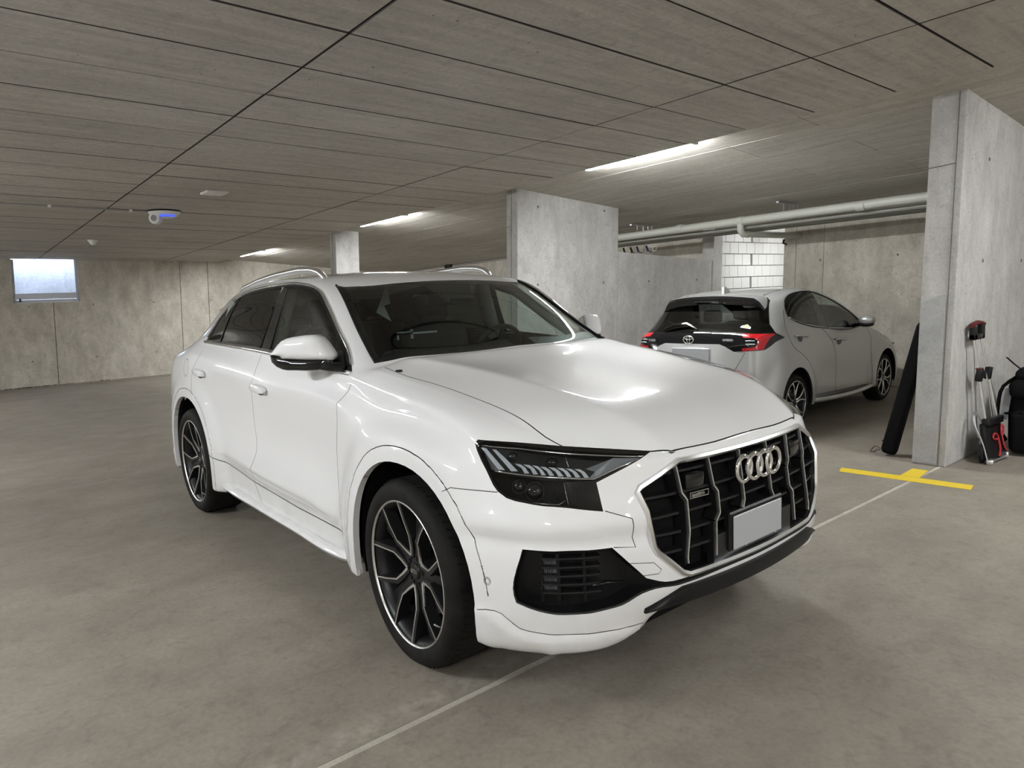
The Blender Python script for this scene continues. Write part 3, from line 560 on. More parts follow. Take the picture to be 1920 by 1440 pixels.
    n = (P4[1]-P4[0]).cross(P4[3]-P4[0]).normalized(); n = n if n.x > 0 else -n
    A = [b.verts.new(p-O) for p in P4]; B = [b.verts.new(p-O-n*.05) for p in P4]; b.faces.new(A); b.faces.new(B[::-1])
    for i in range(4): b.faces.new((A[i], B[i], B[(i+1) % 4], A[(i+1) % 4]))
    bmesh.ops.recalc_face_normals(b, faces=b.faces); bmesh.ops.bevel(b, geom=b.edges[:], offset=.012, segments=2, affect='EDGES', profile=.5); obj_bm('back_plate', b, M['black_plastic'], t, True, 40)
    for y in (3.985, 4.27):
        b = bmesh.new(); bm_lathe(b, [(.0,.02),(.03,.02),(.05,.018),(.068,.016),(.075,.008),(.075,-.012),(.065,-.018),(.0,-.018)], Vector((.545+(y-3.985)*.12,y,.077))-O, (.98,.17,.1), (0,0,1), 22); w_ = obj_bm('wheel', b, M['black_plastic'], t, True, 40)
    tb('nose_frame', smooth_poly([(.607,3.935,.012),(.56,3.955,.16),(.475,3.99,.36),(.468,4.02,.385),(.468,4.07,.39),(.50,4.08,.33),(.535,4.05,.20),(.515,4.0,.20),(.50,3.985,.27),(.478,4.01,.365)], .05), .0065, M['zinc'])
    b = bmesh.new(); bm_box(b, Vector((.612,3.965,.022))-O, (.05,.075,.04), Matrix.Rotation(.2,3,'Z')); bmesh.ops.bevel(b, geom=b.edges[:], offset=.008, segments=2, affect='EDGES', profile=.5); obj_bm('foot_bracket', b, M['steel_tube'], t, True, 50)
    b = bmesh.new(); bm_box(b, Vector((.640,4.265,.03))-O, (.03,.03,.05)); bmesh.ops.bevel(b, geom=b.edges[:], offset=.006, segments=1, affect='EDGES', profile=.5); obj_bm('foot_bracket', b, M['steel_tube'], t, True, 50)
    tb('axle_tube', [(.612,3.96,.02),(.642,4.27,.02)], .010, M['zinc'])
    def onp(u, v, o_=.008): return P4[0]+(P4[1]-P4[0])*u+(P4[3]-P4[0])*v+n*o_
    tb('red_cord', [onp(*q) for q in smooth_poly([(.52,.02),(.60,.20),(.58,.40),(.50,.62),(.36,.66),(.28,.55),(.36,.50),(.55,.50)], .08)], .0075, M['red_strap'], 6); tb('red_cord', [onp(*q) for q in smooth_poly([(.97,.10),(.85,.22),(.78,.45),(.74,.70),(.80,.85),(.88,.78),(.84,.60),(.78,.55)], .08)], .0075, M['red_strap'], 6)
    tb('steel_cable', [m1+Vector((.01,.06,.03)), m1+Vector((.02,.09,.02)), Vector((.545,4.14,.45)), Vector((.56,4.17,.30))], .003, M['steel_tube'], 5); tb('steel_cable', [m1+Vector((.01,.07,.03)), m1+Vector((.02,.11,.0)), Vector((.55,4.17,.45)), Vector((.565,4.20,.31))], .003, M['steel_tube'], 5)
    b = bmesh.new(); bm_box(b, Vector((.555,4.19,.315))-O, (.06,.30,.06), Matrix.Rotation(-.06,3,'Z')); bmesh.ops.bevel(b, geom=b.edges[:], offset=.012, segments=2, affect='EDGES', profile=.5); obj_bm('hinge_bar', b, M['black_plastic'], t, True, 50)
    # black backpack
    O2 = Vector((.74,4.52,0)); t = thing('backpack', 'black backpack standing on the floor beside the hand truck', 'backpack', O2)
    def blob(name, c, s, rz=0., rx=0., bev=.06, m='black_cloth'):
        b = bmesh.new(); bm_box(b, (0,0,0), s); bmesh.ops.bevel(b, geom=b.edges[:], offset=bev, segments=4, affect='EDGES', profile=.5)
        for v in b.verts: v.co += Vector((math.sin(v.co.z*17+v.co.y*9), math.sin(v.co.x*13+v.co.z*11), math.sin(v.co.y*15)))*.006
        bmesh.ops.rotate(b, cent=(0,0,0), matrix=Matrix.Rotation(rz,3,'Z') @ Matrix.Rotation(rx,3,'X'), verts=b.verts[:]); bmesh.ops.translate(b, vec=c, verts=b.verts[:]); return obj_bm(name, b, M[m], t, True, 60)
    blob('main_compartment', (0,.06,.315), (.36,.22,.61), .15, .10, .08); blob('front_pocket', (.015,-.10,.20), (.28,.10,.34), .15, .06, .045); blob('top_pocket', (.0,-.04,.55), (.30,.17,.15), .15, .1, .06); blob('lid', (-.02,.03,.665), (.22,.17,.10), .1, .0, .045)
    def st(name, pts, r=.016, m='black_cloth'): b = bmesh.new(); bm_tube(b, smooth_poly(pts, .05), r, 6, squash=(.45,1.3)); return obj_bm(name, b, M[m], t, True, 60)
    st('shoulder_strap', [(-.12,-.0,.64),(-.20,-.05,.56),(-.225,-.07,.40),(-.22,-.06,.22),(-.17,-.03,.10)]); st('grab_handle', [(-.10,.02,.70),(-.15,.0,.75),(-.19,-.03,.80)], .010)
    b = bmesh.new(); bm_box(b, (-.165,-.085,.42), (.05,.012,.26), Matrix.Rotation(.12,3,'Y')); obj_bm('mesh_panel', b, M['grey_mesh'], t); st('side_strap', [(-.20,-.06,.33),(-.13,-.12,.35),(-.03,-.15,.36)], .010); st('waist_strap', [(.08,-.12,.03),(.16,-.16,.015),(.24,-.15,.012)], .012)
build_props()
# dry leaf litter blown against the foot of the window wall
_b = bmesh.new(); _r = random.Random(11)
for _i in range(150):
    _y = _r.gauss(-.95,.42) if _i % 3 else _r.uniform(-3,.6); _x = -15.66+abs(_r.gauss(0,.07)); _a = _r.uniform(0,6.28); _s = _r.uniform(.012,.035)
    _p = [Vector((_x+_s*math.cos(_a+t)*k, _y+_s*math.sin(_a+t)*k, .004+_r.uniform(0,.02))) for t, k in ((0,1.3),(1.4,.7),(3.14,1.2),(4.6,.7))]
    _b.faces.new([_b.verts.new(q) for q in _p])
tag(obj_bm('leaf_litter', _b, mat('dry_leaf', (.10,.075,.05), .9)), 'dry dark leaf litter along the foot of the window wall', 'litter', None, 'stuff')
# ------------------------------------------------------------------ white SUV body surface
# section tables: 16 points from the sill (0) over the shoulder (7) to the centre line (15), as (x, half width, z)
def q8_sections():
    S = []
    # S0 front corner column, then hood leading edge
    S.append([(.60,.80,.265),(.69,.845,.275),(.73,.86,.40),(.745,.862,.57),(.725,.857,.74),(.665,.845,.84),(.60,.826,.922),(.565,.806,.972),
              (.592,.775,.970),(.62,.75,.966),(.648,.725,.962),(.675,.700,.958),(.778,.59,.944),(.905,.42,.927),(.935,.21,.930),(.945,0,.934)])
    # S1
    S.append([(.54,.86,.265),(.60,.91,.28),(.63,.925,.40),(.635,.93,.57),(.615,.925,.74),(.555,.908,.85),(.51,.893,.94),(.465,.880,.990),
              (.505,.835,1.000),(.53,.797,1.004),(.555,.760,1.006),(.575,.724,1.007),(.67,.61,1.013),(.775,.455,1.017),(.80,.23,1.010),(.81,0,1.012)])
    # S2
    S.append([(.45,.88,.265),(.50,.94,.28),(.51,.962,.40),(.51,.965,.57),(.49,.957,.74),(.44,.937,.87),(.40,.915,.96),(.385,.898,1.012),
              (.40,.865,1.034),(.415,.83,1.044),(.43,.795,1.050),(.44,.765,1.054),(.52,.635,1.068),(.60,.485,1.083),(.62,.25,1.068),(.62,0,1.070)])
    # S3
    S.append([(.30,.88,.265),(.31,.95,.28),(.30,.975,.40),(.30,.978,.57),(.29,.977,.76),(.27,.962,.895),(.25,.910,.965),(.24,.900,1.035),
              (.25,.875,1.062),(.25,.84,1.077),(.26,.805,1.086),(.26,.772,1.092),(.30,.645,1.108),(.36,.51,1.125),(.37,.26,1.110),(.37,0,1.112)])
    # S4 over the front axle
    S.append([(.07,.88,.265),(.07,.95,.28),(.07,.975,.40),(.07,.98,.60),(.07,.988,.80),(.06,.972,.930),(.05,.906,1.000),(.04,.896,1.070),
              (.04,.877,1.094),(.04,.847,1.111),(.04,.815,1.122),(.04,.782,1.130),(.06,.66,1.146),(.08,.545,1.168),(.08,.28,1.152),(.08,0,1.154)])
    # S5
    S.append([(-.20,.88,.265),(-.20,.95,.28),(-.20,.972,.40),(-.20,.975,.57),(-.20,.975,.76),(-.20,.963,.925),(-.20,.903,1.018),(-.20,.892,1.093),
              (-.20,.877,1.116),(-.20,.850,1.135),(-.20,.820,1.149),(-.20,.790,1.159),(-.20,.675,1.177),(-.19,.585,1.201),(-.16,.30,1.190),(-.15,0,1.192)])
    # S6 cowl
    S.append([(-.43,.88,.265),(-.43,.945,.29),(-.43,.955,.41),(-.44,.958,.55),(-.45,.953,.78),(-.43,.950,.985),(-.42,.900,1.052),(-.41,.889,1.122),
              (-.41,.878,1.140),(-.41,.855,1.160),(-.41,.826,1.176),(-.41,.795,1.187),(-.40,.685,1.209),(-.38,.62,1.222),(-.30,.32,1.224),(-.27,0,1.228)])
    # S7 windscreen base, front tip of the side window
    S.append([(-.62,.88,.265),(-.62,.940,.30),(-.62,.942,.42),(-.62,.956,.49),(-.62,.938,.76),(-.60,.950,1.03),(-.585,.907,1.082),(-.565,.888,1.146),
              (-.57,.876,1.162),(-.565,.852,1.182),(-.535,.818,1.196),(-.505,.780,1.201),(-.48,.68,1.222),(-.46,.60,1.235),(-.39,.32,1.245),(-.36,0,1.250)])
    # S8
    S.append([(-.88,.88,.265),(-.88,.940,.30),(-.88,.938,.42),(-.88,.966,.50),(-.88,.925,.74),(-.88,.951,1.045),(-.88,.922,1.105),(-.88,.886,1.166),
              (-.88,.857,1.225),(-.87,.825,1.29),(-.855,.785,1.37),(-.79,.714,1.373),(-.75,.62,1.396),(-.73,.53,1.410),(-.68,.28,1.425),(-.66,0,1.430)])
    # S9
    S.append([(-1.20,.88,.265),(-1.20,.940,.295),(-1.20,.936,.42),(-1.20,.969,.505),(-1.20,.925,.74),(-1.20,.952,1.045),(-1.20,.924,1.112),(-1.20,.884,1.185),
              (-1.20,.838,1.30),(-1.19,.790,1.43),(-1.18,.742,1.565),(-1.125,.640,1.583),(-1.10,.55,1.592),(-1.08,.45,1.598),(-1.05,.24,1.606),(-1.04,0,1.610)])
    # S10
    S.append([(-1.66,.88,.265),(-1.66,.940,.29),(-1.66,.936,.43),(-1.66,.970,.52),(-1.66,.929,.74),(-1.66,.954,1.050),(-1.66,.927,1.130),(-1.66,.881,1.212),
              (-1.66,.838,1.33),(-1.66,.790,1.46),(-1.66,.738,1.600),(-1.62,.640,1.640),(-1.60,.55,1.652),(-1.60,.45,1.660),(-1.60,.24,1.672),(-1.60,0,1.676)])
    # S11
    S.append([(-2.10,.88,.265),(-2.10,.940,.29),(-2.10,.938,.45),(-2.10,.966,.54),(-2.10,.940,.76),(-2.10,.958,1.065),(-2.10,.932,1.148),(-2.10,.878,1.226),
              (-2.10,.836,1.335),(-2.10,.790,1.46),(-2.10,.745,1.583),(-2.10,.640,1.642),(-2.10,.55,1.655),(-2.10,.45,1.665),(-2.10,.24,1.678),(-2.10,0,1.682)])
    # S12
    S.append([(-2.45,.88,.265),(-2.45,.945,.30),(-2.45,.952,.45),(-2.45,.962,.57),(-2.46,.960,.79),(-2.47,.964,1.075),(-2.47,.936,1.165),(-2.47,.872,1.239),
              (-2.44,.842,1.325),(-2.42,.805,1.42),(-2.42,.765,1.515),(-2.47,.640,1.618),(-2.50,.55,1.634),(-2.50,.45,1.646),(-2.50,.24,1.660),(-2.50,0,1.664)])
    # S13 rear tip of the side window
    S.append([(-2.72,.88,.265),(-2.72,.95,.30),(-2.72,.972,.45),(-2.72,.976,.59),(-2.74,.978,.81),(-2.76,.967,1.075),(-2.77,.935,1.175),(-2.81,.868,1.253),
              (-2.78,.858,1.276),(-2.77,.835,1.32),(-2.79,.785,1.405),(-2.85,.635,1.562),(-2.88,.55,1.585),(-2.90,.45,1.600),(-2.90,.24,1.616),(-2.90,0,1.620)])
    # S14 rear axle
    S.append([(-2.96,.88,.265),(-2.96,.95,.30),(-2.96,.975,.45),(-2.96,.98,.62),(-2.96,.990,.83),(-2.97,.970,1.065),(-2.99,.935,1.175),(-3.02,.868,1.245),
              (-3.02,.850,1.262),(-3.03,.82,1.29),(-3.06,.77,1.34),(-3.14,.64,1.45),(-3.20,.55,1.485),(-3.22,.45,1.50),(-3.24,.24,1.516),(-3.24,0,1.52)])
    # S15
    S.append([(-3.22,.88,.265),(-3.22,.95,.30),(-3.22,.972,.45),(-3.22,.975,.62),(-3.22,.978,.82),(-3.24,.957,1.045),(-3.27,.922,1.155),(-3.30,.865,1.195),
              (-3.31,.845,1.205),(-3.32,.815,1.22),(-3.35,.765,1.245),(-3.42,.64,1.31),(-3.46,.55,1.335),(-3.48,.45,1.35),(-3.50,.24,1.365),(-3.50,0,1.37)])
    # S16
    S.append([(-3.46,.86,.28),(-3.48,.93,.32),(-3.50,.952,.46),(-3.50,.958,.62),(-3.50,.955,.80),(-3.54,.930,1.00),(-3.57,.895,1.11),(-3.60,.845,1.13),
              (-3.61,.825,1.138),(-3.62,.795,1.145),(-3.64,.75,1.155),(-3.70,.64,1.18),(-3.73,.55,1.19),(-3.75,.45,1.20),(-3.77,.24,1.21),(-3.77,0,1.212)])
    # S17 tail
    S.append([(-3.70,.80,.30),(-3.76,.85,.34),(-3.80,.875,.47),(-3.81,.880,.62),(-3.82,.875,.80),(-3.84,.845,.93),(-3.85,.815,1.00),(-3.86,.775,1.045),
              (-3.87,.755,1.052),(-3.88,.73,1.058),(-3.89,.69,1.065),(-3.92,.60,1.08),(-3.94,.52,1.085),(-3.95,.43,1.085),(-3.96,.23,1.09),(-3.96,0,1.09)])
    # S18 rear face ring
    S.append([(-3.80,.70,.32),(-3.88,.74,.36),(-3.93,.76,.48),(-3.94,.765,.62),(-3.95,.76,.78),(-3.96,.74,.90),(-3.965,.72,.95),(-3.97,.69,.98),
              (-3.975,.66,.985),(-3.98,.63,.99),(-3.985,.60,.99),(-4.0,.53,1.0),(-4.01,.45,1.0),(-4.015,.37,1.0),(-4.02,.20,1.0),(-4.02,0,1.0)])
    return S
# front face rows k=0..6 (bottom to top), 9 columns from the corner to the centre; row 7 is the hood edge
Q8_FRONT = [
 [None,(.62,.77,.268),(.65,.74,.268),(.675,.71,.27),(.70,.68,.272),(.745,.58,.285),(.80,.42,.375),(.84,.21,.385),(.85,0,.385)],
 [None,(.725,.815,.276),(.755,.785,.278),(.78,.755,.28),(.80,.722,.282),(.845,.60,.295),(.915,.435,.395),(.955,.22,.405),(.965,0,.405)],
 [None,(.765,.83,.40),(.79,.80,.40),(.815,.77,.40),(.84,.735,.40),(.90,.605,.415),(.955,.44,.455),(.985,.22,.46),(.995,0,.46)],
 [None,(.775,.832,.57),(.80,.80,.57),(.825,.77,.57),(.85,.735,.57),(.908,.605,.58),(.962,.44,.59),(.988,.22,.59),(.998,0,.59)],
 [None,(.755,.825,.74),(.78,.795,.74),(.805,.765,.74),(.828,.73,.74),(.89,.605,.745),(.945,.44,.75),(.972,.22,.75),(.982,0,.75)],
 [None,(.695,.815,.843),(.72,.79,.845),(.745,.76,.846),(.775,.728,.847),(.86,.598,.85),(.925,.43,.85),(.958,.215,.85),(.968,0,.85)],
 [None,(.645,.805,.925),(.672,.778,.925),(.70,.752,.924),(.73,.722,.922),(.838,.592,.915),(.915,.425,.905),(.948,.21,.905),(.958,0,.905)],
]
def build_q8_shell(levels=3):
    S = q8_sections(); V = []; F = []; idx = {}
    def add(p, key, y):
        x, w_, z = p
        V.append((x, y*w_, z)); idx[key] = len(V)-1
    for sgn, h in ((-1, 'R'), (1, 'L')):
        for i, row in enumerate(S):
            for j, p in enumerate(row):
                if p[1] == 0 and sgn == 1: idx[(h, i, j)] = idx[('R', i, j)]; continue
                add(p, (h, i, j), sgn)
        for k, row in enumerate(Q8_FRONT):
            for m in range(9):
                if m == 0: idx[(h, 'f', k, 0)] = idx[(h, 0, k)]; continue
                if row[m][1] == 0 and sgn == 1: idx[(h, 'f', k, m)] = idx[('R', 'f', k, m)]; continue
                add(row[m], (h, 'f', k, m), sgn)
        for m in range(9): idx[(h, 'f', 7, m)] = idx[(h, 0, 7+m)]
        def q(a, b, c, d): F.append((a, b, c, d) if sgn < 0 else (d, c, b, a))
        n = len(S)
        for i in range(n-1):
            for j in range(15):
                q(idx[(h,i,j)], idx[(h,i,j+1)], idx[(h,i+1,j+1)], idx[(h,i+1,j)])
        for k in range(7):
            for m in range(8):
                q(idx[(h,'f',k,m)], idx[(h,'f',k,m+1)], idx[(h,'f',k+1,m+1)], idx[(h,'f',k+1,m)])
    me = bpy.data.meshes.new('cage'); me.from_pydata(V, [], F); me.update()
    o = bpy.data.objects.new('cage', me); COL.objects.link(o)
    # creases: shoulder of the doors, lower door crease, hood bulge
    cr = me.attributes.new('crease_edge', 'FLOAT', 'EDGE'); ek = {tuple(sorted(e.vertices)): e.index for e in me.edges}
    def crease(a, b, w_):
        k = ek.get(tuple(sorted((a, b))))
        if k is not None: cr.data[k].value = w_
    for h in 'RL':
        for i in range(6, 14): crease(idx[(h,i,5)], idx[(h,i+1,5)], .55)
        for i in range(7, 12): crease(idx[(h,i,3)], idx[(h,i+1,3)], .8)
        for i in range(0, 6): crease(idx[(h,i,13)], idx[(h,i+1,13)], .8)
        for i in range(6, 9): crease(idx[(h,i,11)], idx[(h,i+1,11)], .45)
        for m in range(4, 8): crease(idx[(h,'f',7,m)], idx[(h,'f',7,m+1)], .6)
        for m in range(0, 8): crease(idx[(h,'f',1,m)], idx[(h,'f',1,m+1)], .3)
    md = o.modifiers.new('s', 'SUBSURF'); md.levels = 2; md.render_levels = levels; md.boundary_smooth = 'ALL'
    T = np.array(V); cur = T.copy(); nv = len(V)
    for it in range(4):                       # let the smooth surface pass (almost) through the table's points
        m2 = bpy.data.meshes.new_from_object(o.evaluated_get(bpy.context.evaluated_depsgraph_get()))
        co = np.empty(len(m2.vertices)*3); m2.vertices.foreach_get('co', co); co = co.reshape(-1, 3)[:nv]; bpy.data.meshes.remove(m2)
        cur = cur + .65*(T-co); me.vertices.foreach_set('co', cur.ravel()); me.update(); o.update_tag()
        bpy.context.view_layer.update()
    print('shell fit error', np.abs(T-co).max(), np.abs(T-co).mean())
    md.levels = levels
    bpy.context.view_layer.update()
    m2 = bpy.data.meshes.new_from_object(o.evaluated_get(bpy.context.evaluated_depsgraph_get()))
    bm = bmesh.new(); bm.from_mesh(m2); bpy.data.meshes.remove(m2)
    bpy.data.objects.remove(o); bpy.data.meshes.remove(me)
    bmesh.ops.delete(bm, geom=[v for v in bm.verts if v.co.y > 1e-5], context='VERTS')
    for v in bm.verts:
        if abs(v.co.y) < 1e-4: v.co.y = 0
    bm.normal_update()
    return bm
def text_mesh(name, s, size, m, parent, origin, ux, uy, depth=.002, align='LEFT', shear=0., bold=0.):
    cu = bpy.data.curves.new(name, 'FONT'); cu.body = s; cu.size = size; cu.extrude = depth; cu.align_x = align; cu.shear = shear; cu.offset = bold; cu.resolution_u = 3
    o = bpy.data.objects.new(name, cu); COL.objects.link(o); bpy.context.view_layer.update()
    me = bpy.data.meshes.new_from_object(o.evaluated_get(bpy.context.evaluated_depsgraph_get()))
    bpy.data.objects.remove(o); bpy.data.curves.remove(cu)
    o = bpy.data.objects.new(name, me); COL.objects.link(o); me.materials.clear(); me.materials.append(m)
    ux = Vector(ux).normalized(); uy = Vector(uy).normalized(); n = ux.cross(uy)
    M4 = Matrix((ux, uy, n)).transposed().to_4x4(); M4.translation = Vector(origin)
    me.transform(M4)
    if parent: o.parent = parent
    return o

# ------------------------------------------------------------------ wheel of the SUV (axis along -y = outboard)
def make_suv_wheel(parent, cx, side, steer=0., phase=41.):
    """side -1: right (outboard -y). Built about the origin, then placed."""
    W = bpy.data.objects.new('wheel', None); COL.objects.link(W); W.parent = parent; W.empty_display_size = .1
    R = .385; yo = .975       # tyre radius, outboard sidewall plane
    ax = Vector((0, side, 0)); C = Vector((0, 0, 0))
    def P(r, th, d):          # d: depth outboard relative to the sidewall plane (0 = sidewall plane)
        return Vector((r*math.cos(th), side*d, r*math.sin(th)))
    # tyre
    bm = bmesh.new()
    prof = [(.296,-.012),(.305,-.004),(.325,.002),(.345,.003),(.362,-.004),(.374,-.018),(.381,-.034),(.3845,-.055),(.385,-.10),(.385,-.19),(.3845,-.235),(.381,-.255),(.372,-.272),(.35,-.286),(.32,-.286),(.296,-.27)]
    bm_lathe(bm, prof, C, ax, (1,0,0), 72); bmesh.ops.recalc_face_normals(bm, faces=bm.faces)
    obj_bm('tyre', bm, M['tyre_rubber'], W, True, 40)
    bm = bmesh.new()         # shallow tread ribs across the shoulder
    for k in range(72):
        th = 2*math.pi*k/72
        for d in (-.055, -.22):
            c = P(.3845, th, d); bm_box(bm, c, (.003, .045, .006), Matrix.Rotation(-th, 3, 'Y') @ Matrix.Rotation(math.radians(18*side), 3, 'X'))
    g = obj_bm('tread_block', bm, M['tyre_rubber'], W); g['kind'] = 'stuff'
    # rim barrel and bright flange
    bm = bmesh.new()
    bm_lathe(bm, [(.300,-.010),(.3005,-.016),(.292,-.020),(.280,-.03),(.270,-.06),(.268,-.20),(.285,-.25)], C, ax, (1,0,0), 72)
    obj_bm('rim_barrel', bm, M['dark_alloy'], W, True, 50)
    bm = bmesh.new(); bm_lathe(bm, [(.297,-.012),(.3015,-.007),(.2985,-.004),(.2945,-.006),(.2925,-.012)], C, ax, (1,0,0), 72, True)
    obj_bm('rim_flange', bm, M['bright_alloy'], W, True, 60)
    # five windows, each bordered by a pair of kinked bright-edged arms
    def bar(bm, pts, wd, dp):
        """pts: (r, th, d) along the bar; box section wd x dp, face outboard"""
        rings = []
        Q = [P(*p) for p in pts]
        for i, q in enumerate(Q):
            a = Q[max(i-1, 0)]; b = Q[min(i+1, len(Q)-1)]; t = (b-a); t.y = 0; t.normalize(); n = Vector((-t.z, 0, t.x))
            ww = wd[i] if isinstance(wd, (list, tuple)) else wd
            o_ = Vector((0, side, 0))
            rings.append([bm.verts.new(q+n*ww/2), bm.verts.new(q-n*ww/2), bm.verts.new(q-n*ww*.62-o_*dp), bm.verts.new(q+n*ww*.62-o_*dp)])
        for A, B in zip(rings, rings[1:]):
            for k in range(4): bm.faces.new((A[k], A[(k+1) % 4], B[(k+1) % 4], B[k]))
        bm.faces.new(rings[0]); bm.faces.new(rings[-1][::-1]); bmesh.ops.recalc_face_normals(bm, faces=bm.faces)
    D = math.radians
    for k in range(5):
        c = D(phase + 72*k)
        bm = bmesh.new(); be = bmesh.new()
        for s in (-1, 1):
            path = [(.294, c+s*D(15.6), -.014),(.22, c+s*D(19.5), -.022),(.150, c+s*D(26), -.034),(.10, c+s*D(20), -.045),(.058, c+s*D(4), -.052)]
            bar(bm, path, [.022,.022,.026,.026,.024], .05)
            edge = [(.294, c+s*D(14.2), -.0125),(.22, c+s*D(17.6), -.0205),(.152, c+s*D(22.5), -.0325),(.102, c+s*D(16), -.0435),(.066, c+s*D(1.5), -.0505)]
            bar(be, edge, [.0055,.0055,.0065,.010,.012], .006)
        sp = obj_bm('spoke', bm, M['dark_alloy'], W, False); obj_bm('machined_edge', be, M['bright_alloy'], sp)
        bm = bmesh.new(); c2 = c+D(36)
        bar(bm, [(.285, c2, -.055),(.20, c2, -.055),(.12, c2, -.055),(.06, c2, -.055)], [.05,.036,.030,.05], .03)
        obj_bm('back_spoke', bm, M['dark_alloy'], W)
    # hub, bolts, cap
    bm = bmesh.new(); bm_lathe(bm, [(.001,-.046),(.030,-.046),(.034,-.050),(.036,-.056),(.075,-.060),(.082,-.075),(.082,-.13)], C, ax, (1,0,0), 32)
    h = obj_bm('hub', bm, M['dark_alloy'], W, True, 35)
    for k in range(5):
        bm = bmesh.new(); th = D(phase+36+72*k); bm_lathe(bm, [(.001,-.050),(.009,-.050),(.010,-.053),(.010,-.07)], P(.056, th, 0), ax, (1,0,0), 8)
        obj_bm('wheel_bolt', bm, M['satin_black'], h, True, 40)
    bm = bmesh.new()
    for k in range(4):        # four small rings on the hub cap
        cc = P(0,0,-.0455)+Vector(((k-1.5)*.0115, 0, 0)); pts = [cc+Vector((.0068*math.cos(t*math.pi/8), 0, .0068*math.sin(t*math.pi/8))) for t in range(16)]
        bm_tube(bm, pts, .0011, 5, closed=True)
    obj_bm('cap_emblem', bm, M['chrome'], h, True)
    bm = bmesh.new(); bm_lathe(bm, [(.06,-.125),(.195,-.125),(.195,-.155),(.06,-.155)], C, ax, (1,0,0), 48, True); obj_bm('brake_disc', bm, M['brake_steel'], W, True, 40)
    bm = bmesh.new(); pts = [P(.178, D(a), -.125) for a in range(150, 215, 8)]; bm_tube(bm, pts, .034, 6, squash=(.8,1.2)); obj_bm('brake_caliper', bm, M['satin_black'], W, True, 50)
    bm = bmesh.new(); a0 = D(-33+phase-41); bm_tube(bm, [P(.278,a0,-.03),P(.262,a0,-.012),P(.252,a0,-.006)], .004, 6); obj_bm('tyre_valve', bm, M['satin_chrome'], W, True)
    W.location = (cx, side*yo, R); W.rotation_euler = (0, 0, steer)
    return W

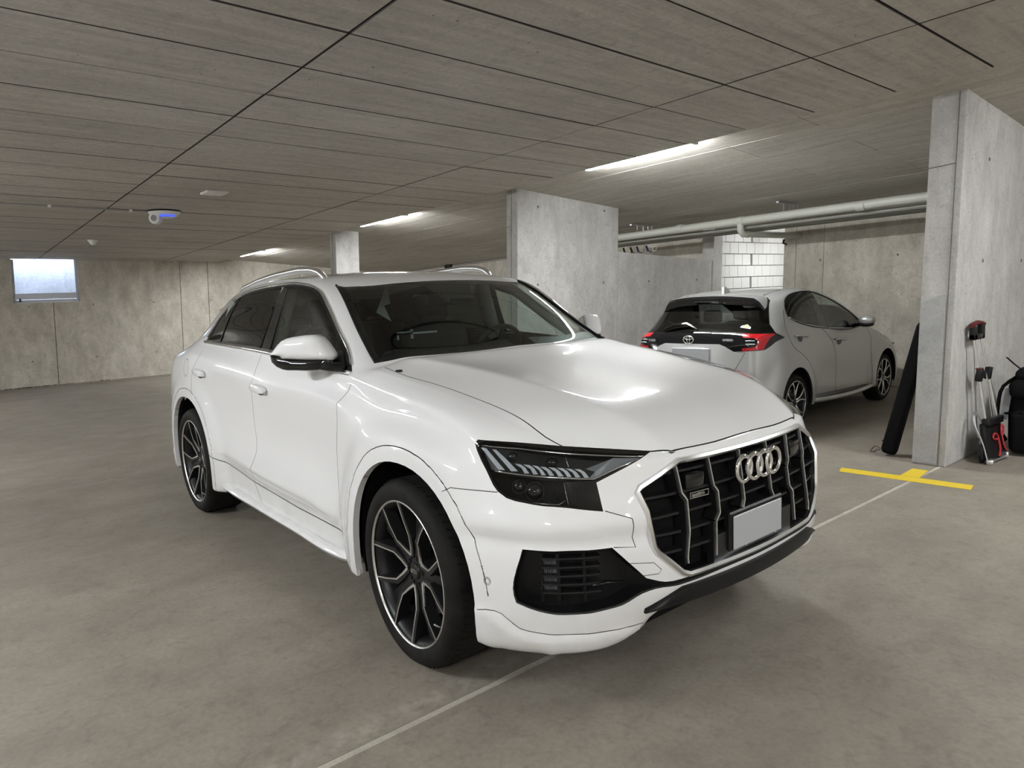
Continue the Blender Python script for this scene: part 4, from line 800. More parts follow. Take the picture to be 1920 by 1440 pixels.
# ------------------------------------------------------------------ the SUV
T_BODY, T_HOOD, T_FD, T_RD, T_FENDER, T_BUMP, T_WS, T_FG, T_RG, T_QG, T_BP, T_HL, T_HLB, T_IN, T_GR, T_FLF, T_FLR, T_LIP, T_ROOF, T_STRIP, T_TG = range(21)
HL = Proj((1/2**.5, 1/2**.5, 0), (0,0,1), (-1/2**.5, 1/2**.5, 0))
def ell(cx, cz, rx, rz, a0, a1, n, p=2.0):
    out = []
    for i in range(n+1):
        a = math.radians(a0+(a1-a0)*i/n); c, s = math.cos(a), math.sin(a)
        out.append((cx+rx*math.copysign(abs(c)**(2/p), c), cz+rz*math.copysign(abs(s)**(2/p), s)))
    return out
def build_suv():
    bm = build_q8_shell(3)
    # wheel-arch blisters: push the side out around the arches
    for v in bm.verts:
        w_ = -v.co.y
        if w_ > .80 and v.co.z < 1.05:
            for cx, rx in ((.045, .455), (-2.945, .46)):
                r = math.hypot((v.co.x-cx)/rx, (v.co.z-.395)/.468)
                if r < 1.7 and (v.co.x < .62):
                    tgt = .992; k = 1.0 if r < 1.13 else max(0., 1-(r-1.13)/.38); k = k*k*(3-2*k)
                    edge = .005 if r < 1.125 else 0
                    fr = 1.0 if v.co.x < .40 else max(0., 1-(v.co.x-.40)/.16)
                    zt = min(1., max(0., (1.04-v.co.z)/.16)); fr *= zt*zt*(3-2*zt)
                    v.co.y = -(w_ + max(0, (tgt-w_))*k*.9*fr + edge*fr)
    bm.normal_update()
    ss = lambda a, b, x: (lambda t: t*t*(3-2*t))(min(1., max(0., (x-a)/(b-a))))
    nrm = {v: v.normal.copy() for v in bm.verts}
    for v in bm.verts:                          # bumper shelf above the intake, proud lower lip
        x, w_, z = v.co.x, -v.co.y, v.co.z
        if x > .35 and w_ > .4 and z < .80:
            f = ss(.42, .62, w_)*ss(.38, .55, x)
            d = (.016*math.exp(-((z-.725)/.042)**2) - .010*math.exp(-((z-.662)/.022)**2))*f
            seam = .412-.070*ss(.53, .68, x)
            d += .011*ss(seam+.006, seam-.012, z)*ss(.40, .52, w_)*ss(.46, .53, x)
            v.co += nrm[v]*d
    bm.normal_update()
    ref = Shell(bm.copy()); ref.bvh()
    s = Shell(bm); T = s.tag
    out = {}
    def hit(q, pr, off=0.):
        p, n = ref.hit(q, pr); 
        if p is None: return None, None
        return p+n*off, n
    # ---- outlines
    hood = smooth_poly([(-.40,-.778),(-.273,-.784),(-.002,-.768),(.277,-.751),(.521,-.735),(.610,-.722),(.675,-.701)], .05) + [(.778,-.590),(.865,-.482)] + smooth_poly([(.908,-.411),(.938,-.20),(.945,.01)], .06)
    hood = [(-.285,.01),(-.31,-.32),(-.395,-.61),(-.452,-.772)] + hood
    s.cut(hood, TOP, T_HOOD, facing=.05, filt=lambda c: c.z > .86 and c.x > -.6)
    ws = smooth_poly([(-.315,.01),(-.335,-.32),(-.425,-.60),(-.475,-.72),(-.497,-.768)], .08, corners=(0,)) + smooth_poly([(-.505,-.774),(-.80,-.706),(-1.122,-.634)], .05)[1:] + smooth_poly([(-1.085,-.612),(-1.035,-.53),(-1.005,-.35),(-.987,-.15),(-.982,.01)], .06)
    s.cut(ws, TOP, T_WS, facing=.05, filt=lambda c: c.z > 1.1 and -1.4 < c.x < -.3)
    # side window opening
    lower = smooth_poly([(-2.785,1.256),(-2.248,1.242),(-1.669,1.226),(-1.1,1.195),(-.545,1.158)], .08)
    upper = smooth_poly([(-.545,1.158),(-.68,1.262),(-.809,1.345),(-.995,1.477),(-1.10,1.540),(-1.20,1.574),(-1.394,1.602),(-1.710,1.605),(-2.0,1.594),(-2.263,1.570),(-2.459,1.523),(-2.60,1.43),(-2.785,1.256)], .05, corners=(0, 12))
    win = lower + upper[1:-1]
    winf = lambda c: c.z > 1.1 and c.y < -.55
    s.cut(win, SIDE, T_RG, filt=winf)
    s.cut([(-1.70,1.0),(-1.70,1.22),(-1.665,1.40),(-1.620,1.60),(-1.60,1.7),(-1.48,1.7),(-1.50,1.62),(-1.522,1.585),(-1.537,1.40),(-1.545,1.20),(-1.55,1.0)], SIDE, T_BP, only=(T_RG,), filt=winf)
    s.cut([(-1.55,1.0),(-1.545,1.20),(-1.537,1.40),(-1.522,1.585),(-1.50,1.62),(-1.48,1.75),(-.4,1.75),(-.4,1.0)], SIDE, T_FG, only=(T_RG,), filt=winf)
    s.cut([(-2.50,1.0),(-2.455,1.27),(-2.405,1.419),(-2.33,1.511),(-2.28,1.7),(-3,1.7),(-3,1.0)], SIDE, T_QG, only=(T_RG,), filt=winf)
    # headlight
    hl_out = smooth_poly([(-.330,.976),(-.318,.987),(-.17,.976),(-.020,.961),(.13,.9475),(.284,.932),(.089,.852),(.108,.764),(-.001,.780),(-.149,.796),(-.214,.808),(-.245,.826),(-.286,.889),(-.322,.952)], .03, True, corners=(1,5,6,7))
    hlf = lambda c: c.z > .72 and c.x > .3
    s.cut(hl_out, HL, T_HL, filt=hlf)
    hl_in = [(a, b) for a, b in smooth_poly([(-.322,.970),(-.312,.976),(-.17,.966),(-.020,.9505),(.13,.937),(.262,.9245),(.082,.8585),(-.018,.858),(-.001,.786),(-.149,.803),(-.210,.815),(-.239,.831),(-.279,.892),(-.315,.953)], .03, True, corners=(5,6,7,8))]
    s.cut(hl_in, HL, T_HLB, only=(T_HL,), filt=hlf)
    # lower intake (oblique outline) with the black strip that runs on to the middle
    IN = Proj((.447,.894,0), (0,0,1), (-.894,.447,0)); out['IN'] = IN
    def toin(x, y, z): return (x*.447+y*.894, z)
    ip = [(.676,-.905,.645),(.870,-.68,.641),(.922,-.573,.520),(.945,-.50,.492),(.968,-.40,.487),(.990,-.215,.489),(.998,.02,.489),(.998,.02,.472),(.988,-.213,.472),(.970,-.40,.466),(.956,-.451,.466),(.933,-.537,.474),(.915,-.585,.467),(.883,-.653,.437),(.863,-.697,.431),(.686,-.896,.441),(.648,-.920,.456),(.642,-.925,.482),(.660,-.917,.590)]
    inp = [toin(*p) for p in ip]
    inp = smooth_poly(inp, .03, True, corners=(0,1,2,6,7))
    infl = lambda c: .38 < c.z < .70 and c.x > .5
    s.cut(inp, IN, T_IN, filt=infl)
    # grille opening (octagon)
    gr = [(-.401,.893),(-.440,.878),(-.560,.824),(-.568,.808),(-.543,.626),(-.530,.600),(-.435,.513),(-.405,.502),(.01,.502),(.01,.893)]
    s.cut(gr, FRONT, T_GR, filt=lambda c: c.x > .7)
    # wheel arches, flares
    af = ell(.045,.395,.445,.462,-40,220,40,2.15); s.cut(af, SIDE, None, filt=lambda c: c.y < -.55 and c.z < 1.0 and c.x < .64, remove=True)
    ar = ell(-2.945,.395,.455,.475,-40,220,40,2.15); s.cut(ar, SIDE, None, filt=lambda c: c.y < -.55 and c.z < 1.0, remove=True)
    for cx, rx, rz in ((.045,.445,.462),(-2.945,.455,.475)):
        s.drop(lambda c: c.y < -.55 and c.z < .88 and ((abs(c.x-cx)/rx)**2.15+(abs(c.z-.395)/rz)**2.15 < 1 or (abs(c.x-cx) < rx*.80 and c.z < .395)))
    ff = ell(.045,.395,.505,.525,-10,205,40,2.15)
    rf = ell(-2.945,.395,.515,.535,-25,190,40,2.15)
    sidef = lambda c: c.y < -.5
    # panels by outline
    fd = smooth_poly([(-.517,1.15),(-.517,1.114),(-.548,1.059),(-.565,.973),(-.615,.813),(-.608,.611),(-.550,.413)], .04)
    mid = smooth_poly([(-1.660,1.222),(-1.640,1.108),(-1.694,.964),(-1.730,.817),(-1.712,.629),(-1.785,.501),(-1.805,.430)], .04)
    rear = smooth_poly([(-2.70,1.20),(-2.707,1.155),(-2.777,1.084),(-2.815,.99),(-2.80,.93)], .04)
    dbot = [(-2.50,.505),(-1.827,.437),(-1.144,.413),(-.550,.413)]
    only0 = (T_BODY,)
    s.cut(fd + [(-1.144,.413),(-1.806,.435)] + mid[::-1] + [(-1.66,1.30),(-.5,1.30)], SIDE, T_FD, only=only0, filt=lambda c: c.y < -.80 and c.z < 1.24)
    s.cut(mid + [(-2.50,.505)] + rf[4:26:2] + rear[::-1] + [(-2.70,1.30),(-1.66,1.30)], SIDE, T_RD, only=only0, filt=lambda c: c.y < -.80 and c.z < 1.27)
    s.cut(ff, SIDE, T_FLF, only=only0, filt=lambda c: c.y < -.6 and c.z < 1.0)
    s.cut(rf, SIDE, T_FLR, only=only0, filt=lambda c: c.y < -.6 and c.z < 1.0)
    bs = [(.346,.800),(.392,.822),(.568,.8235)]
    # bumper: everything ahead of the seam and below the headlight
    s.cut([(.30,.790),(.346,.800),(.392,.822),(.568,.8235),(.70,.83),(1.2,.835),(1.2,-.1),(.2,-.1),(.2,.30)], SIDE, T_BUMP, only=only0, filt=lambda c: c.x > .35)
    s.cut([(-.75,.75),(-.75,1.05),(.02,1.05),(.02,.75)], FRONT, T_BUMP, only=only0, filt=lambda c: c.x > .62 and c.z > .74 and (c.x+c.y)/2**.5 > .02)
    s.cut(fd[::-1] + [(-.47,1.20),(.75,1.02),(.75,.80),(.568,.8235),(.392,.822),(.346,.800),(.30,.30),(-.55,.30)][0:], SIDE, T_FENDER, only=only0, filt=lambda c: c.x > -.62 and c.z > .26)
    # ---- gaps
    gapl = []
    def gap(pts, pr, half=.0016, filt=None):
        fs = s.line(pts, pr, half, filt=filt)
        fs = [f for f in fs if f.is_valid and f[T] not in (T_WS, T_FG, T_RG, T_QG, T_HL, T_HLB, T_GR, T_IN)]
        if fs:
            nb = split_faces(s.bm, fs)
            for v in nb.verts: pass
            nv = {v: v.normal.copy() for v in nb.verts}
            top = list(nb.verts); bd = [e for e in nb.edges if e.is_boundary]
            mp = {v: nb.verts.new(v.co-nv[v]*.008) for v in top}
            for e in bd:
                l = e.link_loops[0]; a, b = l.vert, l.link_loop_next.vert
                nb.faces.new((a, b, mp[b], mp[a]))
            for f in [f for f in nb.faces if all(v in mp for v in f.verts)]:
                nb.faces.new([mp[v] for v in f.verts]); 
            bmesh.ops.delete(nb, geom=[f for f in nb.faces if all(v in mp for v in f.verts)], context='FACES_ONLY')
            gapl.append(nb)
    gap(hood[4:], TOP, .0020, filt=lambda c: c.z > .86 and c.x > -.6)
    sf = lambda c: c.y < -.6
    gap(fd[1:] + [(-.53,.36),(-.50,.31)], SIDE, filt=sf); gap(mid + [(-1.69,.325)], SIDE, filt=sf)
    gap(rear + [(-2.795,.90)], SIDE, filt=sf); gap(dbot, SIDE, .0026, filt=sf)
    gap([q for q in ff if not (q[0] > .3 and q[1] < .405)], SIDE, .002, filt=lambda c: c.y < -.6 and c.z < 1.0); gap(rf, SIDE, .002, filt=lambda c: c.y < -.6 and c.z < 1.0)
    gap(bs, SIDE, .0014, filt=lambda c: c.x > .3)
    gap([(-.689,.765),(-.617,.734),(-.603,.632),(-.673,.641)], FRONT, .0015, filt=lambda c: c.x > .6)
    gap([(-.64,.582),(-.545,.569),(-.518,.540),(-.527,.527),(-.60,.531)], FRONT, .0011, filt=lambda c: c.x > .6)
    lips = smooth_poly([(.53,.415),(.575,.410),(.612,.395),(.649,.362),(.70,.350),(.78,.348),(.865,.343)], .03)
    IN2 = Proj((1,0,0),(0,0,1),(-.5,.86,0))
    gap(smooth_poly([(.500,.404),(.538,.412),(.593,.408),(.649,.362),(.702,.352),(.84,.347),(.90,.343)], .03), SIDE, .0014, filt=lambda c: c.x > .4 and c.z < .5)
    gap(ell(-2.955,1.078,.062,.062,0,360,20), SIDE, .0015, filt=sf)
    # ---- assemble
    car = thing('suv', 'white coupe-style SUV with black wheels and wide octagonal grille, parked in front', 'car', (0,0,0))
    dcar = {}
    def part(name, tags, m, span=False, both=True, thick=.0, label=None, ang=None, keep=False, dark=True):
        nb = split_faces(s.bm, [f for f in s.bm.faces if f[T] in tags], delete=True)
        res = []
        raw = nb.copy() if keep else None
        if span:
            fb = bm_mirror(nb, True); nb.free()
            if thick: bm_thicken(fb, thick, True, dark)
            res.append(obj_bm(name, fb, m, car, True, ang))
        else:
            mb = bm_mirror(nb) if both else None
            for b in ((nb, mb) if both else (nb,)):
                if thick: bm_thicken(b, thick, True, dark)
                res.append(obj_bm(name, b, m, car, True, ang))
        for o in res:
            if thick: o.data.materials.append(M['gap_dark'])
            if label: o['label'] = label
        return (res, raw) if keep else res
    P_ = M['white_paint']
    part('hood', (T_HOOD,), P_, True, thick=.012, ang=45)
    fdo = part('front_door', (T_FD,), P_, thick=.012, ang=45); rdo = part('rear_door', (T_RD,), P_, thick=.012, ang=45)
    part('fender', (T_FENDER,), P_, thick=.01, ang=45)
    part('wheel_arch_trim', (T_FLF,), P_, thick=.03, ang=45, dark=False); part('wheel_arch_trim', (T_FLR,), P_, thick=.028, ang=45, dark=False)
    part('windscreen', (T_WS,), M['windscreen_glass'], True)
    part('side_window', (T_FG,), M['side_glass'], label='clear front side window'); part('side_window', (T_RG,), M['privacy_glass'], label='dark tinted rear side window'); part('quarter_window', (T_QG,), M['privacy_glass'])
    part('pillar_trim', (T_BP,), M['gloss_black'])
    # grille opening sheet, used for the recessed back panel
    (gl, graw) = part('grille', (T_GR,), M['matt_black'], True, keep=True); grille = gl[0]
    (il, iraw) = part('air_intake', (T_IN,), M['satin_black'], True, keep=True); intake = il[0]
    hlraw_all = split_faces(s.bm, [f for f in s.bm.faces if f[T] in (T_HL, T_HLB)], delete=False)
    hlraw_in = split_faces(s.bm, [f for f in s.bm.faces if f[T] == T_HLB], delete=False)
    bez = part('headlight', (T_HL,), M['gloss_black']); lens = part('headlight_lens', (T_HLB,), M['lamp_glass'])
    for l, b in zip(lens, bez): l.parent = b
    part('bumper', (T_BUMP,), P_, True, thick=.012, ang=45)
    part('body', tuple(range(21)), P_, True, thick=.015, ang=45)
    g = bmesh.new()
    for nb in gapl:
        for b in (nb, bm_mirror(nb)):
            vm = {v: g.verts.new(v.co) for v in b.verts}
            for f in b.faces:
                try: g.faces.new([vm[v] for v in f.verts])
                except ValueError: pass
    go = obj_bm('panel_gap', g, M['gap_dark'], car)

    # ---- side window chrome and seals
    def both(name, fn, m, smooth=True, ang=None, parent=car, label=None):
        """fn(bm) builds the right side; a mirrored copy is made for the left"""
        b = bmesh.new(); fn(b); bmesh.ops.recalc_face_normals(b, faces=b.faces); b.normal_update(); mb = bm_mirror(b)
        ps = parent if isinstance(parent, (list, tuple)) else (parent, parent)
        r = [obj_bm(name, b, m, ps[0], smooth, ang), obj_bm(name, mb, m, ps[1], smooth, ang)]
        if label:
            for o in r: o['label'] = label
        return r
    def sidepts(pts, off): 
        o = []
        for q in pts:
            p, n = hit(q, SIDE, off)
            if p is not None: o.append(p)
        return o
    lw = smooth_poly(lower, .06); up = smooth_poly(upper, .04)
    def ch(b):
        bm_tube(b, sidepts(lower, .004), .0125, 6, squash=(1,.7), up=(0,0,1)); bm_tube(b, sidepts(upper[1:-1], .004), .0085, 6)
    both('window_trim', ch, M['chrome'], True, 60, label='chrome strip around the side windows')
    def seal(b):
        cx, cz = -1.6, 1.36
        inner = []
        n = len(win)
        for i in range(n):
            a = Vector(win[i-1]); c = Vector(win[(i+1) % n]); t = (c-a).normalized(); q = Vector(win[i]) + Vector((-t.y, t.x))*.020
            inner.append((q.x, q.y))
        pts = sidepts(inner, .002); bm_tube(b, pts, .011, 5, closed=True, squash=(1,.35), up=(0,1,0)) if False else None
        for i in range(n):
            o1, _ = hit(win[i], SIDE, .001); 
        O = [hit(q, SIDE, .0015)[0] for q in win]; I = [hit(q, SIDE, .0015)[0] for q in inner]
        for i in range(n):
            j = (i+1) % n
            if None in (O[i], O[j], I[i], I[j]): continue
            vs = [b.verts.new(p) for p in (O[i], O[j], I[j], I[i])]; b.faces.new(vs)
    both('window_seal', seal, M['satin_black'], False)
    def qbar(b):
        bm_tube(b, sidepts([(-2.475,1.25),(-2.455,1.27),(-2.405,1.419),(-2.33,1.511),(-2.31,1.55)], .002), .005, 5)
    both('window_divider', qbar, M['satin_black'])
    def bpl(b):
        for x0, x1, x2 in ((-1.70,-1.665,-1.622),(-1.545,-1.537,-1.522)):
            bm_tube(b, sidepts([(x0,1.225),(x1,1.40),(x2,1.588)], .001), .0022, 4)
    both('window_gap', bpl, M['matt_black'])
    # windscreen black border (frit) laid on the inside of the glass, wipers, mirror
    def frit(b):
        pts = ws[1:-1]; n = len(pts)
        c0 = Vector((-.78, 0))
        O = []; I = []
        for i in range(n):
            a = Vector(pts[max(i-1, 0)]); c = Vector(pts[min(i+1, n-1)]); t = (c-a).normalized(); q = Vector(pts[i])
            wdt = .075 if q.x > -.5 and q.y > -.74 else .032
            nn = Vector((t.y, -t.x)); 
            if (c0-q).dot(nn) < 0: nn = -nn
            O.append(hit((q.x, q.y), TOP, -.003)[0]); I.append(hit(tuple(q+nn*wdt), TOP, -.003)[0])
        for i in range(n-1):
            if None in (O[i], O[i+1], I[i], I[i+1]): continue
            b.faces.new([b.verts.new(p) for p in (O[i], O[i+1], I[i+1], I[i])])
    both('windscreen_border', frit, M['satin_black'], False)
    def seal2(b):
        pts = [hit((x, y), TOP, .003)[0] for x, y in smooth_poly([(-.497,-.770),(-.80,-.708),(-1.122,-.637)], .06)]
        bm_tube(b, [p for p in pts if p], .007, 5)
    both('windscreen_seal', seal2, M['satin_black'])
    # roof rails
    def rail(b):
        pts = smooth_poly([(-2.80,-.585,1.578),(-2.76,-.588,1.606),(-2.60,-.59,1.634),(-2.22,-.595,1.672),(-1.90,-.598,1.687),(-1.62,-.598,1.690),(-1.47,-.596,1.676),(-1.37,-.592,1.640),(-1.355,-.59,1.622)], .05)
        bm_tube(b, pts, .019, 8, squash=(1.0,.8), up=(0,0,1))
    both('roof_rail', rail, M['satin_chrome'], True, 50)
    # ---- door handles
    def handle_at(x, z, tilt):
        def f(b):
            pts = [(-.105,.004),(-.085,.017),(-.03,.022),(.06,.020),(.098,.012),(.105,-.004),(.095,-.016),(.03,-.018),(-.06,-.015),(-.098,-.008)]
            rings = []
            for off, sc_ in ((.004,1.0),(.020,1.0),(.027,.93),(.030,.70)):
                r = []
                for a, c in pts:
                    q = (x+a*sc_, z+c*sc_+tilt*a*sc_); p, n = hit(q, SIDE)
                    bow = .010*(1-(a/.105)**2) if off > .01 else 0
                    r.append(b.verts.new(p+n*(off+bow)))
                rings.append(r)
            for A, B in zip(rings, rings[1:]):
                for k in range(len(A)): b.faces.new((A[k], A[(k+1) % len(A)], B[(k+1) % len(A)], B[k]))
            b.faces.new(rings[-1])
        return f
    both('door_handle', handle_at(-1.53, 1.030, -.035), P_, True, 50, parent=fdo)
    both('door_handle', handle_at(-2.615, 1.060, -.05), P_, True, 50, parent=rdo)
    def shade_patch(x, z):
        def f(b):
            for k in range(1):
                pts = ell(x-.01, z-.012, .062, .030, 180, 360, 10); P0 = [hit(q, SIDE, .0012)[0] for q in pts]
                b.faces.new([b.verts.new(p) for p in P0])
        return f
    both('handle_shade', shade_patch(-1.53, 1.030), M['shade_grey'], False, parent=fdo); both('handle_shade', shade_patch(-2.615, 1.062), M['shade_grey'], False, parent=rdo)  # flat grey sheets on the paint, standing in for shade behind the handles
    # ---- sill blade
    def sill(b):
        pts = smooth_poly([(-2.50,-.915,.318),(-2.33,-.945,.318),(-1.71,-.952,.306),(-1.15,-.953,.302),(-.60,-.952,.300),(-.47,-.935,.302)], .1)
        bm_tube(b, pts, [.02]+[.030]*(len(pts)-2)+[.022], 8, squash=(.8,1.0), up=(0,0,1))
    both('side_sill', sill, P_, True, 50)
    # ---- mirrors
    MP0 = Vector((-.95,-1.083,0)); MD = Vector((.27,.194,0)).normalized(); MN = Vector((MD.y,-MD.x,0))  # outboard/front normal
    def mpt(sv, z, off): return MP0 + MD*sv + Vector((0,0,z)) + MN*off
    capo = smooth_poly([(-.001,1.252),(.023,1.277),(.071,1.320),(.101,1.331),(.161,1.339),(.219,1.343),(.245,1.341),(.269,1.329),(.293,1.303),(.315,1.271),(.329,1.247),(.331,1.236),(.322,1.222),(.215,1.223),(.065,1.230),(.053,1.244)], .03, True, corners=(0,12,14,15))
    def pillow(outl, front, back):
        def f(b):
            cx = sum(p[0] for p in outl)/len(outl); cz = sum(p[1] for p in outl)/len(outl)
            rings = []
            for sc_, off in ((.90,-back),(1.0,-back*.8),(1.0,0.),(.97,front*.42),(.86,front*.75),(.62,front*.95),(.30,front*1.04)):
                rings.append([b.verts.new(mpt(cx+(p[0]-cx)*sc_, cz+(p[1]-cz)*sc_, off)) for p in outl])
            n = len(outl)
            for A, B in zip(rings, rings[1:]):
                for k in range(n): b.faces.new((A[k], A[(k+1) % n], B[(k+1) % n], B[k]))
            b.faces.new(rings[0][::-1]); b.faces.new(rings[-1])
        return f
    mir = both('mirror', pillow(capo, .055, .055), P_, True, 55, label='white wing mirror cap')
    lowo = smooth_poly([(-.001,1.250),(.004,1.219),(.029,1.195),(.064,1.180),(.145,1.174),(.243,1.172),(.308,1.182),(.335,1.200),(.330,1.222),(.215,1.224),(.065,1.231),(.053,1.244)], .03, True, corners=(0,8,10,11))
    both('mirror_housing', pillow(lowo, .050, .06), M['gloss_black'], True, 55, parent=mir)
    def marm(b):
        bm_tube(b, [mpt(.25,1.195,-.005), Vector((-.66,-.915,1.190)), Vector((-.64,-.86,1.185))], [.026,.026,.034], 8, squash=(.8,1.2), up=(0,0,1))
        p = [(-.60,1.166),(-.80,1.178),(-.775,1.26),(-.70,1.252)]
        F_ = [b.verts.new(hit(q, SIDE, .006)[0]) for q in p]; b.faces.new(F_)
    both('mirror_foot', marm, M['satin_black'], True, 50, parent=mir)
    def mglass(b):
        o = [(.02,1.245),(.075,1.315),(.16,1.328),(.24,1.328),(.30,1.27),(.30,1.20),(.15,1.19),(.05,1.20)]
        b.faces.new([b.verts.new(mpt(a, z, -.062)) for a, z in o])
    both('mirror_glass', mglass, M['chrome'], False, parent=mir)
    # ---- grille: recessed back panel, frame, slats, vertical blades, rings, badge, radar boxes
    for v in grille.data.vertices: v.co.x -= .055
    gout = [(-.401,.893),(-.560,.824),(-.572,.81),(-.543,.626),(-.53,.60),(-.435,.513),(-.402,.500)]
    gfull = gout + [(-y, z) for y, z in gout[::-1]]
    def gpt(y, z, off=0.):
        p, n = hit((-abs(y), z), FRONT, off); 
        if p is None: return Vector((.93, y, z))
        return Vector((p.x, y, p.z))
    gs = []
    for i in range(len(gfull)):
        a, c = Vector(gfull[i]), Vector(gfull[(i+1) % len(gfull)]); k = max(1, int((c-a).length/.06))
        gs += [tuple(a+(c-a)*t/k) for t in range(k)]
    b = bmesh.new(); bm_tube(b, [gpt(y, z, .003) for y, z in gs], .0125, 6, closed=True, squash=(1.0,.9), up=(1,0,0)); bmesh.ops.recalc_face_normals(b, faces=b.faces)
    o = obj_bm('grille_frame', b, M['satin_chrome'], grille, True, 50); o['label'] = 'bright silver surround of the grille'
    b = bmesh.new()        # recess walls
    for i in range(len(gs)):
        y0, z0 = gs[i]; y1, z1 = gs[(i+1) % len(gs)]; p, q = gpt(y0, z0), gpt(y1, z1); d = Vector((-.06,0,0))
        b.faces.new([b.verts.new(t) for t in (p, q, q+d, p+d)])
    obj_bm('grille_wall', b, M['satin_black'], grille)
    def clipy(z, top=.893):
        # half width of the octagon at height z
        pts = gout; w_ = 0
        for (y0, z0), (y1, z1) in zip(pts, pts[1:]):
            if min(z0, z1) <= z <= max(z0, z1) and z0 != z1: w_ = max(w_, abs(y0+(y1-y0)*(z-z0)/(z1-z0)))
        return w_ or .40
    kinks = {.41: (.415,.876,.410,.785,.392,.757,.397,.650,.413,.56,.41,.54), .25: (.262,.883,.254,.783,.236,.760,.238,.683,.262,.656,.270,.535), .09: (.09,.885,.092,.78,.092,.70,.105,.672,.10,.655,.10,.53)}
    zs = (.856,.785,.717,.653,.589)
    cols = [-.58,-.41,-.25,-.085,.085,.25,.41,.58]
    for z in zs:
        hw = clipy(z)-.008
        for a, c in zip(cols, cols[1:]):
            a2 = max(a+.012, -hw); c2 = min(c-.012, hw)
            if c2-a2 < .03: continue
            b = bmesh.new(); n = 5; rows = []
            for i in range(n+1):
                y = a2+(c2-a2)*i/n; p = gpt(y, z, -.008)
                rows.append([b.verts.new(p+Vector(d)) for d in ((0,0,.005),(0,0,-.004),(-.04,0,-.012),(-.04,0,.004))])
            for A, B in zip(rows, rows[1:]):
                for k in range(4): b.faces.new((A[k], A[(k+1) % 4], B[(k+1) % 4], B[k]))
            b.faces.new(rows[0]); b.faces.new(rows[-1][::-1]); bmesh.ops.recalc_face_normals(b, faces=b.faces)
            obj_bm('grille_slat', b, M['lamp_dark'], grille)
    for k, kk in kinks.items():
        pts = [(kk[i], kk[i+1]) for i in range(0, 12, 2)]
        for sg in (-1, 1):
            b = bmesh.new(); bb = bmesh.new()
            P3 = [gpt(sg*y, z, .002) for y, z in pts]
            for A, B in zip(P3, P3[1:]):
                t = Vector((0, B.y-A.y, B.z-A.z)).normalized(); n = Vector((0, -t.z, t.y))
                for tgt, w1, d0, d1 in ((b, .0026, 0., .006), (bb, .012, -.0005, -.045)):
                    vs = [tgt.verts.new(q+n*s_+Vector((dd,0,0))) for q in (A, B) for s_ in (w1, -w1) for dd in (d0, d1)]
                    # order: A+d0,A+d1,A-d0,A-d1,B+...
                    ix = ((0,1,3,2),(4,6,7,5),(0,4,5,1),(2,3,7,6),(0,2,6,4),(1,5,7,3))
                    for f in ix: tgt.faces.new([vs[i] for i in f])
            bmesh.ops.recalc_face_normals(b, faces=b.faces); bmesh.ops.recalc_face_normals(bb, faces=bb.faces)
            obj_bm('grille_blade', bb, M['satin_black'], grille); o = obj_bm('blade_edge', b, M['blade_chrome'], grille); o['label'] = 'thin chrome edge of a vertical grille blade'
    for k in range(4):
        b = bmesh.new(); cy = -.088+k*.0632; pts = []
        for t in range(36):
            a = 2*math.pi*t/36; p = gpt(cy+.047*math.cos(a), .814+.047*math.sin(a)); pts.append(Vector((.988-.10*abs(cy)**1.5+.002*k, cy+.047*math.cos(a), .814+.047*math.sin(a))))
        bm_tube(b, pts, .0094, 8, closed=True); obj_bm('emblem_ring', b, M['chrome'], grille, True)
    b = bmesh.new(); p0 = gpt(-.376, .757, .002); p1 = gpt(-.285, .757, .002); ux = (p1-p0).normalized()
    for A, B in (((0,0),(.092,.0022)),((0,.0198),(.092,.022)),((0,0),(.0022,.022)),((.0898,0),(.092,.022))):
        bm_prism(b, [(A[0],A[1]),(B[0],A[1]),(B[0],B[1]),(A[0],B[1])], p0, ux, (0,0,1), .003)
    o = obj_bm('badge', b, M['satin_chrome'], grille)
    text_mesh('badge_lettering', 'quattro', .021, M['satin_chrome'], grille, p0+Vector((0.001,0,.0055))+ux*.008, ux, (0,0,1), .002, 'LEFT', .0, .0004)
    b = bmesh.new()
    for sg in (-1, 1):
        bb = bmesh.new(); c = gpt(sg*.335, .82, -.02); bm_box(bb, c, (.05,.094,.056), Matrix.Rotation(sg*.13, 3, 'Z')); bmesh.ops.bevel(bb, geom=bb.edges[:], offset=.01, segments=2, affect='EDGES', profile=.5)
        obj_bm('radar_sensor', bb, M['gloss_black'], grille, True, 40)
    b.free()
    b = bmesh.new(); p = gpt(0, .60); bm_box(b, Vector((.985,-.02,.60)), (.03,.36,.145)); bmesh.ops.bevel(b, geom=b.edges[:], offset=.006, segments=1, affect='EDGES', profile=.5)
    pl = obj_bm('plate_holder', b, M['satin_black'], car)
    b = bmesh.new(); bm_box(b, Vector((1.003,-.02,.595)), (.006,.325,.125)); bmesh.ops.bevel(b, geom=b.edges[:], offset=.0025, segments=1, affect='EDGES', profile=.5)
    o = obj_bm('number_plate', b, M['plate_white'], pl); o['label'] = 'plain pale grey number plate'
    b = bmesh.new(); bm_box(b, Vector((.972,-.02,.555)), (.03,.52,.10)); obj_bm('plate_bracket', b, M['lamp_dark'], grille)
    # ---- lower intakes
    for v in intake.data.vertices:
        y = abs(v.co.y)
        d = .012 if y < .5 else min(.09, .012+(y-.5)*.9)
        v.co.x -= d*.9; v.co.y -= math.copysign(d*.25, v.co.y) if y > .5 else 0
    inw = [Vector(p) for p in ip]
